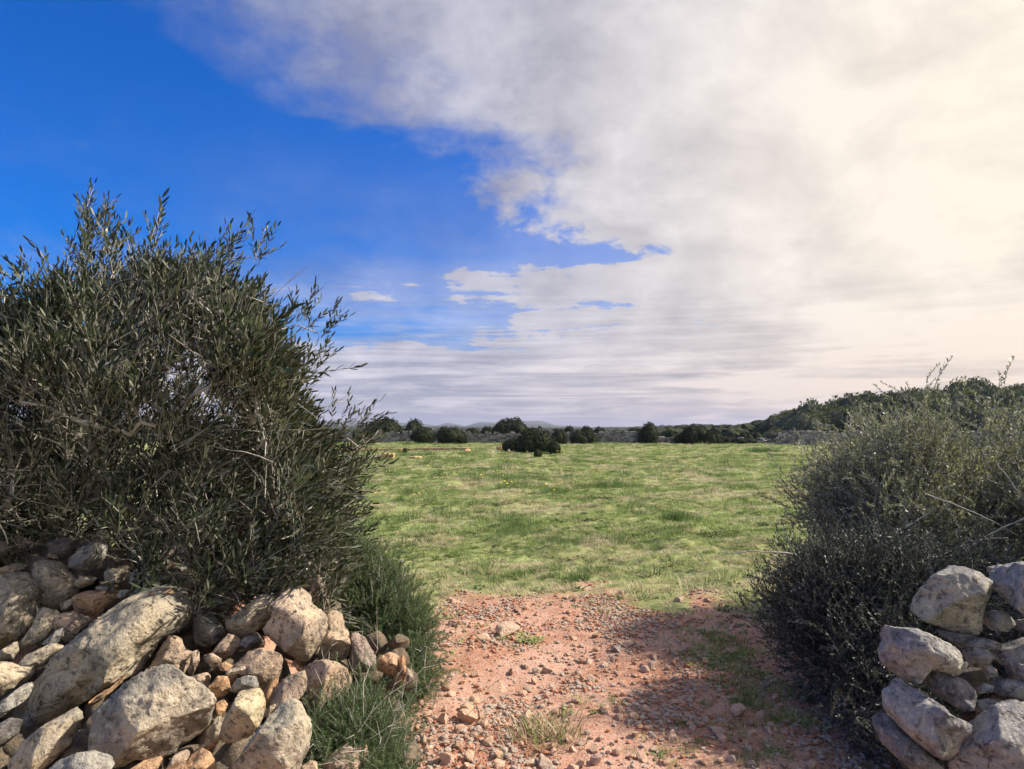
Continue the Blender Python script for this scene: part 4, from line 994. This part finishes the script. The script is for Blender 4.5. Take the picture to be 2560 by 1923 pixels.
clump('weed', 1320, 1600, 'small bluish green weed right of the broad pale flat stone', 'weed', [4, 5, 6], 7, .04, .8)
clump('weed', 1262, 1597, 'small dark weed growing just in front of the broad pale flat stone', 'weed', [4, 6, 10], 5, .03, .6)
clump('weed', 1468, 1762, 'grey green tangle of thin grass near the smooth oval stone', 'weed', [7, 4, 8, 1], 9, .08, .7)
clump('grass_tuft', 1450, 1450, 'upright dark green tuft where the grass meets the red earth', 'grass tuft', [10, 11, 12], 6, .03, 1.5)
clump('grass_tuft', 1270, 1440, 'broad dark green tuft left of the upright one at the edge of the grass', 'grass tuft', [10, 5, 12], 8, .09, 1.3)
clump('grass_tuft', 1690, 1305, 'tall dark green tuft standing alone in the middle of the meadow', 'grass tuft', [10, 11, 12], 14, .16, 2.0)
clump('grass_tuft', 1290, 1205, 'wide dark green patch of taller grass left in the meadow', 'grass tuft', [10, 11, 12], 22, .5, 2.2)
clump('grass_tuft', 1545, 1215, 'wide dark green patch of taller grass in the meadow centre', 'grass tuft', [10, 11, 12], 26, .6, 2.0)
clump('grass_tuft', 1910, 1130, 'dark bushy tuft near the far wall at the right of the meadow', 'grass tuft', [10, 11, 12], 30, .6, 4.0)

# yellow flowers
def flower_mesh():
    V, T = [], []
    for k in range(8):
        a = k * .785; V += [(0, 0, .16), (math.cos(a - .3) * .018, math.sin(a - .3) * .018, .168), (math.cos(a + .3) * .018, math.sin(a + .3) * .018, .168)]; T.append((k * 3, k * 3 + 1, k * 3 + 2))
    nn = len(V); V += [(.002, 0, 0), (-.001, .002, 0), (-.001, -.002, 0), (.002, 0, .16), (-.001, .002, .16), (-.001, -.002, .16)]
    for j in range(3): a, b = nn + j, nn + (j + 1) % 3; T += [(a, b, b + 3), (a, b + 3, a + 3)]
    return make_mesh('yellow_flower', np.array(V), np.array(T), [M_yel, M_weed], False, {'tone': np.full(len(V), .5)}, [0] * 8 + [1] * 6)
fl = flower_mesh()
for k in range(75):
    u = random.uniform(930, 2000); v = random.choice([random.uniform(1135, 1160), random.uniform(1160, 1200), random.uniform(1200, 1260)]); g = ground(u, v)
    o = link('yellow_flower', fl, None, (g.x, g.y, gz1(g.x, g.y)), (random.uniform(.2, .6), random.uniform(-.3, .3), random.uniform(-1, 1)), 1.0 + g.y / 45)
    tag(o, 'tiny yellow wildflower dotted in the meadow grass', 'flower', 'yellow flowers scattered in the meadow')

# ------------------------------------------------------------------ bushes, trees
def bush_meshes(seed, n=3200, lobes=9, flat=.62, leaf=.05):
    r = np.random.default_rng(seed); L = []
    for k in range(lobes):
        a = r.uniform(0, 6.28); q = r.uniform(.15, .62); L.append((math.cos(a) * q, math.sin(a) * q, r.uniform(.2, .75) * flat, r.uniform(.32, .5)))
    L.append((0, 0, .42 * flat, .58))
    L = np.array(L); wts = L[:, 3] ** 2; wts /= wts.sum(); w = r.choice(len(L), n, p=wts); d = r.normal(size=(n, 3)); d /= np.linalg.norm(d, axis=1, keepdims=True)
    q = 1 - np.abs(r.normal(0, .10, n)); q = q * (1 + .13 * fbm(d * 3 + w[:, None] * 5, 3, seed))
    p = L[w, :3] + d * (L[w, 3] * q)[:, None]; p[:, 2] *= 1.0
    k = p[:, 2] > .0; p, d = p[k], d[k]; n = len(p)
    dd = d + r.normal(0, .7, (n, 3)); M = frames(dd, r.uniform(0, 6.28, n)); s = leaf * r.uniform(.6, 1.5, n)
    Q = np.array([[-.5, 0, 0], [.5, 0, .1], [.15, .35, .9], [-.3, -.3, .8]])
    V = (np.einsum('vj,njk->nvk', Q, M) * s[:, None, None] + p[:, None]).reshape(-1, 3)
    T = (np.array([[0, 1, 2], [0, 2, 3]])[None] + (np.arange(n) * 4)[:, None, None]).reshape(-1, 3)
    tn = np.repeat(np.clip(r.normal(.5, .22, n), 0, 1), 4)
    # inner mass of twigs and leaves so that no light comes straight through
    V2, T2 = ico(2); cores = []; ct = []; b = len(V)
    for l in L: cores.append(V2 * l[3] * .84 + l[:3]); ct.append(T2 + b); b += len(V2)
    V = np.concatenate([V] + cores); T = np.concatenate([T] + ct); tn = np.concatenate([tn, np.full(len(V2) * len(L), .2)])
    rq = np.hypot(V[:, 0], V[:, 1]); V[:, 2] *= 1.04 * (1 - .42 * np.clip(rq / 1.0, 0, 1) ** 3)
    V[:, :2] *= (.86 + .2 * np.clip(V[:, 2] / .5, 0, 1) * (1 - np.clip((V[:, 2] - .35) / .8, 0, 1)))[:, None]
    V[:, 2] = np.maximum(V[:, 2], -.03)
    return make_mesh('crown', V, T, [M_far], False, {'tone': tn})
BM = [bush_meshes(500 + k, 4200, 8 + k, .55 + .07 * k, .055) for k in range(5)]
_v, _t = tubes([((0, 0, -.1), (.02, .0, .25), .05, .04), ((.02, 0, .25), (.1, .05, .45), .035, .02), ((.02, 0, .25), (-.12, .05, .45), .03, .02)], 7)
_v, _t = tubes([((0, 0, -.1), (.05, .03, .4), .06, .025)], 8)
TR = make_mesh('trunk', _v, _t, [M_bark], True)
SC = []
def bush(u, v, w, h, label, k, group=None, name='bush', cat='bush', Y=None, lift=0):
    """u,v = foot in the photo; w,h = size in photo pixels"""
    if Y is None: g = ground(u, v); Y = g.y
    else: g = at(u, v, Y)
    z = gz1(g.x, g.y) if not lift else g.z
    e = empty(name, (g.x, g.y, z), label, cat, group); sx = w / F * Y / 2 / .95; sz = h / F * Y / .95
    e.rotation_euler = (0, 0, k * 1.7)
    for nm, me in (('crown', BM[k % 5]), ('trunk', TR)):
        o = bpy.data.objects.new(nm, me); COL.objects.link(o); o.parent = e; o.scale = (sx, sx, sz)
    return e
# low scrub filling the line between the named bushes of the far wall
for k_ in range(34):
    u_ = 905 + k_ * 31 + random.uniform(-10, 10)
    SC.append((u_, random.uniform(22, 52), random.uniform(14, 27))) if abs(u_ - 1350) > 40 else None
# the bush on its own in the field with stones round it
bush(1350, 1135, 130, 74, 'dense dark bush standing alone in the middle of the field', 0)
bush(1292, 1131, 90, 42, 'low grey green bush leaning on the left of the lone dark bush', 1)
bush(1345, 1146, 30, 20, 'small sprig in front of the lone dark bush', 2)
bush(1383, 1138, 44, 34, 'low rounded bush at the right foot of the lone dark bush', 3)
fst = [(1168, 1131, 22, O_, 'orange brown rock left of the lone bush in the field'), (1190, 1128, 12, W_, 'small stone right of the orange brown rock'), (1272, 1132, 20, G_, 'flat grey rock under the low grey green bush'), (1250, 1126, 28, (.8, .6, .5), 'brown rock in front of the low grey green bush'), (1232, 1133, 16, G_, 'pale rock left of the flat grey rock'), (1212, 1133, 10, G_, 'smallest stone left of the pale rock')]
for i, (u, v, w, t_, lab) in enumerate(fst):
    g = ground(u, v); s = w / F * g.y / 2; o = link('rock', peb[i], None, (g.x, g.y, gz1(g.x, g.y) + s * .3), (0, .2, i), s); o.color = (*t_, 1); tag(o, lab, 'rock')
# ones along the far wall
FW = [ # u, foot v, w, h, label
 (923, 1106, 62, 32, 'round dark bush at the left end against the far wall'), (955, 1100, 92, 50, 'large dark bush behind the far wall at its left end'),
 (1036, 1100, 56, 40, 'rounded bush behind the far wall, second from the left end'), (1055, 1112, 64, 36, 'dark bush before the far wall, second from the left'),
 (1120, 1113, 62, 36, 'dark round bush before the far wall, third from the left'), (1148, 1105, 46, 30, 'grey green bush touching the third round bush'),
 (1183, 1100, 44, 26, 'low bush behind the wall between the third round bush and the lone one'), (1216, 1098, 36, 24, 'pale round bush behind the wall, left of the tallest one'),
 (1283, 1102, 84, 44, 'tall dark bush behind the lone bush of the field'), (1398, 1112, 40, 32, 'dull bush right of the lone dark bush, at the wall'),
 (1443, 1114, 54, 33, 'dark bush before the wall, right of the lone one'), (1470, 1114, 50, 31, 'dark bush paired with the one on its left at the wall'),
 (1425, 1098, 30, 26, 'small bush peeping over the wall above the pair'), (1466, 1096, 34, 24, 'rounded bush peeping over the wall above the pair'), (1500, 1098, 36, 22, 'dark bush behind the wall right of the pair'),
 (1568, 1098, 56, 16, 'flat spreading bush on the wall top in the middle'), (1596, 1092, 24, 16, 'small dark bush right of the flat spreading one'),
 (1622, 1115, 58, 46, 'tallest boxy dark tree before the wall in the middle'), (1675, 1099, 24, 20, 'wind bent little tree behind the wall'),
 (1735, 1118, 66, 40, 'broad domed dark bush before the wall, right of the boxy tree'), (1700, 1117, 42, 26, 'low bush at the left foot of the broad domed one'),
 (1775, 1110, 32, 32, 'upright dark bush behind the broad domed one'), (1788, 1118, 50, 28, 'grey bush right of the broad domed one'), (1830, 1121, 44, 16, 'low scrubby bush along the broken part of the wall'), (1870, 1121, 44, 12, 'lowest scrubby bush at the right end of the broken wall')]
for i, (u, v, w, h, lab) in enumerate(FW):
    front = v >= 1105; w *= 1.18; h *= 1.15
    h = h if front else (h + 1105 - v) * 1.12; w *= 1 if front else 1.12
    bush(u, v, w, h, lab, i, 'bushes along the far wall', Y=(74 if front else 84) + (i % 3), cat='bush')

for i, (u_, w_, h_) in enumerate(SC): bush(u_, 1105, w_, h_ + 6, 'low dark scrub bush filling the line behind the far wall', i, 'scrub bushes behind the far wall', Y=82 + (i % 4) * 1.5)
# ------------------------------------------------------------------ dry stone walls beyond the field
def box_stones(path, h, name, label, seed, sx=.34, sz=.2, tint=(1, 1, 1), cap=True, thick=.5, z0=0):
    r = np.random.default_rng(seed); V, T = [], []
    C8 = np.array([[-1, -1, -1], [1, -1, -1], [1, 1, -1], [-1, 1, -1], [-1, -1, 1], [1, -1, 1], [1, 1, 1], [-1, 1, 1]]) * .5
    T8 = np.array([(0, 2, 1), (0, 3, 2), (4, 5, 6), (4, 6, 7), (0, 1, 5), (0, 5, 4), (1, 2, 6), (1, 6, 5), (2, 3, 7), (2, 7, 6), (3, 0, 4), (3, 4, 7)])
    nb = 0
    for (x0, y0), (x1, y1) in zip(path[:-1], path[1:]):
        L = math.hypot(x1 - x0, y1 - y0); dx, dy = (x1 - x0) / L, (y1 - y0) / L; rows = int(h / sz)
        for k in range(rows + (1 if cap else 0)):
            t = -r.random() * sx
            while t < L:
                w = sx * r.uniform(.5, 1.5) * (1.2 if k == rows else 1); hh = sz * r.uniform(.85, 1.15) * (1 if k < rows else r.uniform(.5, 1.3))
                if k == rows and r.random() < .25: t += w; continue
                px, py = x0 + dx * (t + w / 2), y0 + dy * (t + w / 2); jt = r.uniform(-.06, .06)
                B = C8 * np.array([w * .95, thick * (.8 if k == rows else 1 - .03 * k), hh * .95]) + r.normal(0, .022, (8, 3)); B[:, 1] += jt
                W = np.stack([B[:, 0] * dx - B[:, 1] * dy + px, B[:, 0] * dy + B[:, 1] * dx + py, B[:, 2]], 1)
                zg = float(ghgt(np.array([px]), np.array([py]))[0]) + z0; W[:, 2] += zg + sz * (k + .5); V.append(W); T.append(T8 + nb); nb += 8; t += w
    def m(t):
        g = t.node('ShaderNodeNewGeometry'); p = t.node('ShaderNodeTexCoord').outputs['Object']
        c = t.mix(g.outputs['Random Per Island'], (.11 * tint[0], .105 * tint[1], .10 * tint[2]), (.40 * tint[0], .38 * tint[1], .365 * tint[2]))  # stone greys lowered, shade on the wall faces put into the colour
        return bsdf(t, t.mix(t.mapr(t.noise(p, 2.5, 5, .7), .5, .65, 0, .5), c, (.12, .115, .11)), .95, .1)
    o = link(name, make_mesh(name, np.concatenate(V), np.concatenate(T), [mat(name, m)], False)); tag(o, label, 'stone wall'); return o
def gp(u, Y): return ((u - CX) / F * Y, Y)
box_stones([gp(300, 84), gp(900, 80), gp(1100, 79), gp(1400, 79), gp(1620, 78)], 1.05, 'far_dry_stone_wall', 'long grey dry stone wall crossing behind the green field', 71, .36, .21)
box_stones([gp(1620, 78), gp(1800, 76), gp(1915, 75)], .65, 'broken_dry_stone_wall', 'lower broken stretch of stone wall right of the boxy tree', 72, .45, .22, (.85, .85, .85))
box_stones([gp(1905, 74), gp(1945, 73)], .5, 'low_stone_wall', 'short low stretch of stone wall left of the pale high one', 75, .4, .2, (.9, .9, .9))
box_stones([gp(1945, 70), (40, 66), (46, 44), (52, 36), (64, 22)], 1.35, 'pale_dry_stone_wall', 'higher pale grey dry stone wall under the wooded hill', 73, .34, .2, (1.15, 1.12, 1.1))
box_stones([gp(1050, 96), gp(1500, 100)], 1.3, 'farther_dry_stone_wall', 'faint second stone wall seen just over the first', 74, .5, .26)
# low ruin footings in the field
def block(name, u0, u1, v, hpx, label, tint, depth=.4):
    a = ground(u0, v); b = ground(u1, v); h = hpx / F * a.y; V, T = ico(1); L = b.x - a.x
    bm = bmesh.new(); bmesh.ops.create_cube(bm, size=1); bmesh.ops.subdivide_edges(bm, edges=bm.edges, cuts=5, use_grid_fill=True)
    for q in bm.verts:
        n_ = fbm(np.array([[q.co.x * 6 + u0, q.co.y * 3, q.co.z * 3]]), 3, 8)[0]; q.co = Vector((q.co.x * L, q.co.y * depth, q.co.z * h + h * .5)) + Vector((n_ * .03, n_ * .04, n_ * .06 * (q.co.z > 0)))
    me = bpy.data.meshes.new(name); bm.to_mesh(me); bm.free(); me.materials.append(M_rock)
    o = link(name, me, None, ((a.x + b.x) / 2, a.y + depth / 2, gz1((a.x + b.x) / 2, a.y) - .03)); o.color = (*tint, 1); tag(o, label, 'stone block'); return o
block('stone_footing', 1005, 1072, 1127, 8, 'left length of the low brown stone footing in the field', (.95, .72, .55))
block('stone_footing', 1074, 1168, 1127, 8.5, 'right length of the low brown stone footing, ending by the orange brown rock', (.9, .7, .55))
block('stone_footing', 850, 1003, 1128, 8, 'stretch of low footing partly hidden by the olive bush', (1.2, .85, .65))
block('stone_block', 935, 981, 1152, 13, 'squared tan stone block with a dark side near the olive bush', (1.25, 1.0, .65), .7)
block('stone_slab', 1025, 1050, 1151, 6, 'tan flat slab right of the squared block', (1.2, 1.0, .7), .7)
block('stone_slab', 1002, 1016, 1154, 7, 'dark small slab between the squared block and the tan slab', (.5, .5, .45), .4)
block('pale_boulder', 860, 878, 1128, 10, 'pale pinkish boulder showing through the edge of the olive bush', (1.4, 1.0, .85), .6)
bush(1012, 1134, 12, 14, 'tiny dark sprig in front of the low footing', 1)

# ------------------------------------------------------------------ trees on the hill to the right
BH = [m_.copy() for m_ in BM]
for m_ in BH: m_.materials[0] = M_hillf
hr = np.random.default_rng(99); hill_n = 0
HG = 'evergreen trees covering the hill on the right'
cand = []
for gx_ in np.arange(27, 110, 3.6):
    for gy_ in np.arange(72, 122, 4.0):
        x = gx_ + hr.uniform(-1.8, 1.8); y = gy_ + hr.uniform(-1.8, 1.8)
        u = CX + x / y * F
        if u < 1930 or u > 2900: continue
        if x < 28 or y < 76 - .35 * (x - 30): continue
        cand.append((x, y))
cand.sort(key=lambda p: math.hypot(*p)); cand = cand[:280]
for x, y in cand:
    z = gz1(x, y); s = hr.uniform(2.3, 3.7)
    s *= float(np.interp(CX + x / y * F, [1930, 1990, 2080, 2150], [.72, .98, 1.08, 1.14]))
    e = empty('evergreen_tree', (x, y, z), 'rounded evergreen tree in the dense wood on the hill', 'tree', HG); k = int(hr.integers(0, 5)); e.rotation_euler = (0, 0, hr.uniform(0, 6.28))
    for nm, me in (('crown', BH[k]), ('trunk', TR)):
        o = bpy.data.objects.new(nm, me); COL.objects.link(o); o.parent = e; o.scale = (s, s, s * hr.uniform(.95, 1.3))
# ------------------------------------------------------------------ woodland in the valley and on the plain
def clump_mesh(seed):
    r = np.random.default_rng(seed); V, T = ico(3); P_ = V * np.array([1, 1, .6]); P_ = P_ * (1 + .28 * fbm(V * 2.2 + seed, 3, seed) + .12 * vnoise(V * 9, seed))[:, None]; P_[:, 2] += .25
    return make_mesh('clump', P_, T, [M_wood_f], False, {'tone': np.clip(.5 + .5 * vnoise(V * 5, seed + 1), 0, 1)})
CM = [clump_mesh(k) for k in range(5)]
n = 26000; rr_ = 92 * np.exp(rng.random(n) * math.log(2300 / 92)); aa = rng.uniform(R(-44), R(44), n); x = rr_ * np.sin(aa); y = rr_ * np.cos(aa)
dn = fbm2(x / 60, y / 60, 3, 601); k = (dn > -.35) & ~((x > 24) & (y < 124)); 
k &= ~((rr_ < 300) & (dn < .1) & (x < 10)); x, y, rr_ = x[k], y[k], rr_[k]
s = rng.uniform(1.4, 2.6, len(x)) * (1 + rr_ / 900)
s = np.where(rr_ < 130, s * .6, s)
scatter('woodland', np.stack([x, y, ghgt(x, y)], 1), s, rng.uniform(0, 6.28, len(x)), rng.integers(0, 5, len(x)), CM, 'distant low evergreen woodland covering the plain to the hills', 'woodland')

# ------------------------------------------------------------------ air
HAZE = True
if HAZE:
    bm = bmesh.new(); bmesh.ops.create_cube(bm, size=1); me = bpy.data.meshes.new('haze'); 
    for v_ in bm.verts: v_.co = Vector((v_.co.x * 19000, v_.co.y * 19000, v_.co.z * 140 + 25))
    bm.to_mesh(me); bm.free()
    m = bpy.data.materials.new('haze'); m.use_nodes = True; t = NT(m.node_tree); t.n.clear(); out = t.node('ShaderNodeOutputMaterial')
    pv = t.node('ShaderNodeVolumePrincipled'); pv.inputs['Color'].default_value = (.62, .68, .92, 1); pv.inputs['Density'].default_value = .00012; pv.inputs['Anisotropy'].default_value = 0.2
    t.l.new(pv.outputs[0], out.inputs['Volume']); me.materials.append(m); o = link('haze', me); tag(o, kind='stuff')
print('pieces: fill', cnt, 'grass', len(gx), 'gravel done', 'wood', len(x))
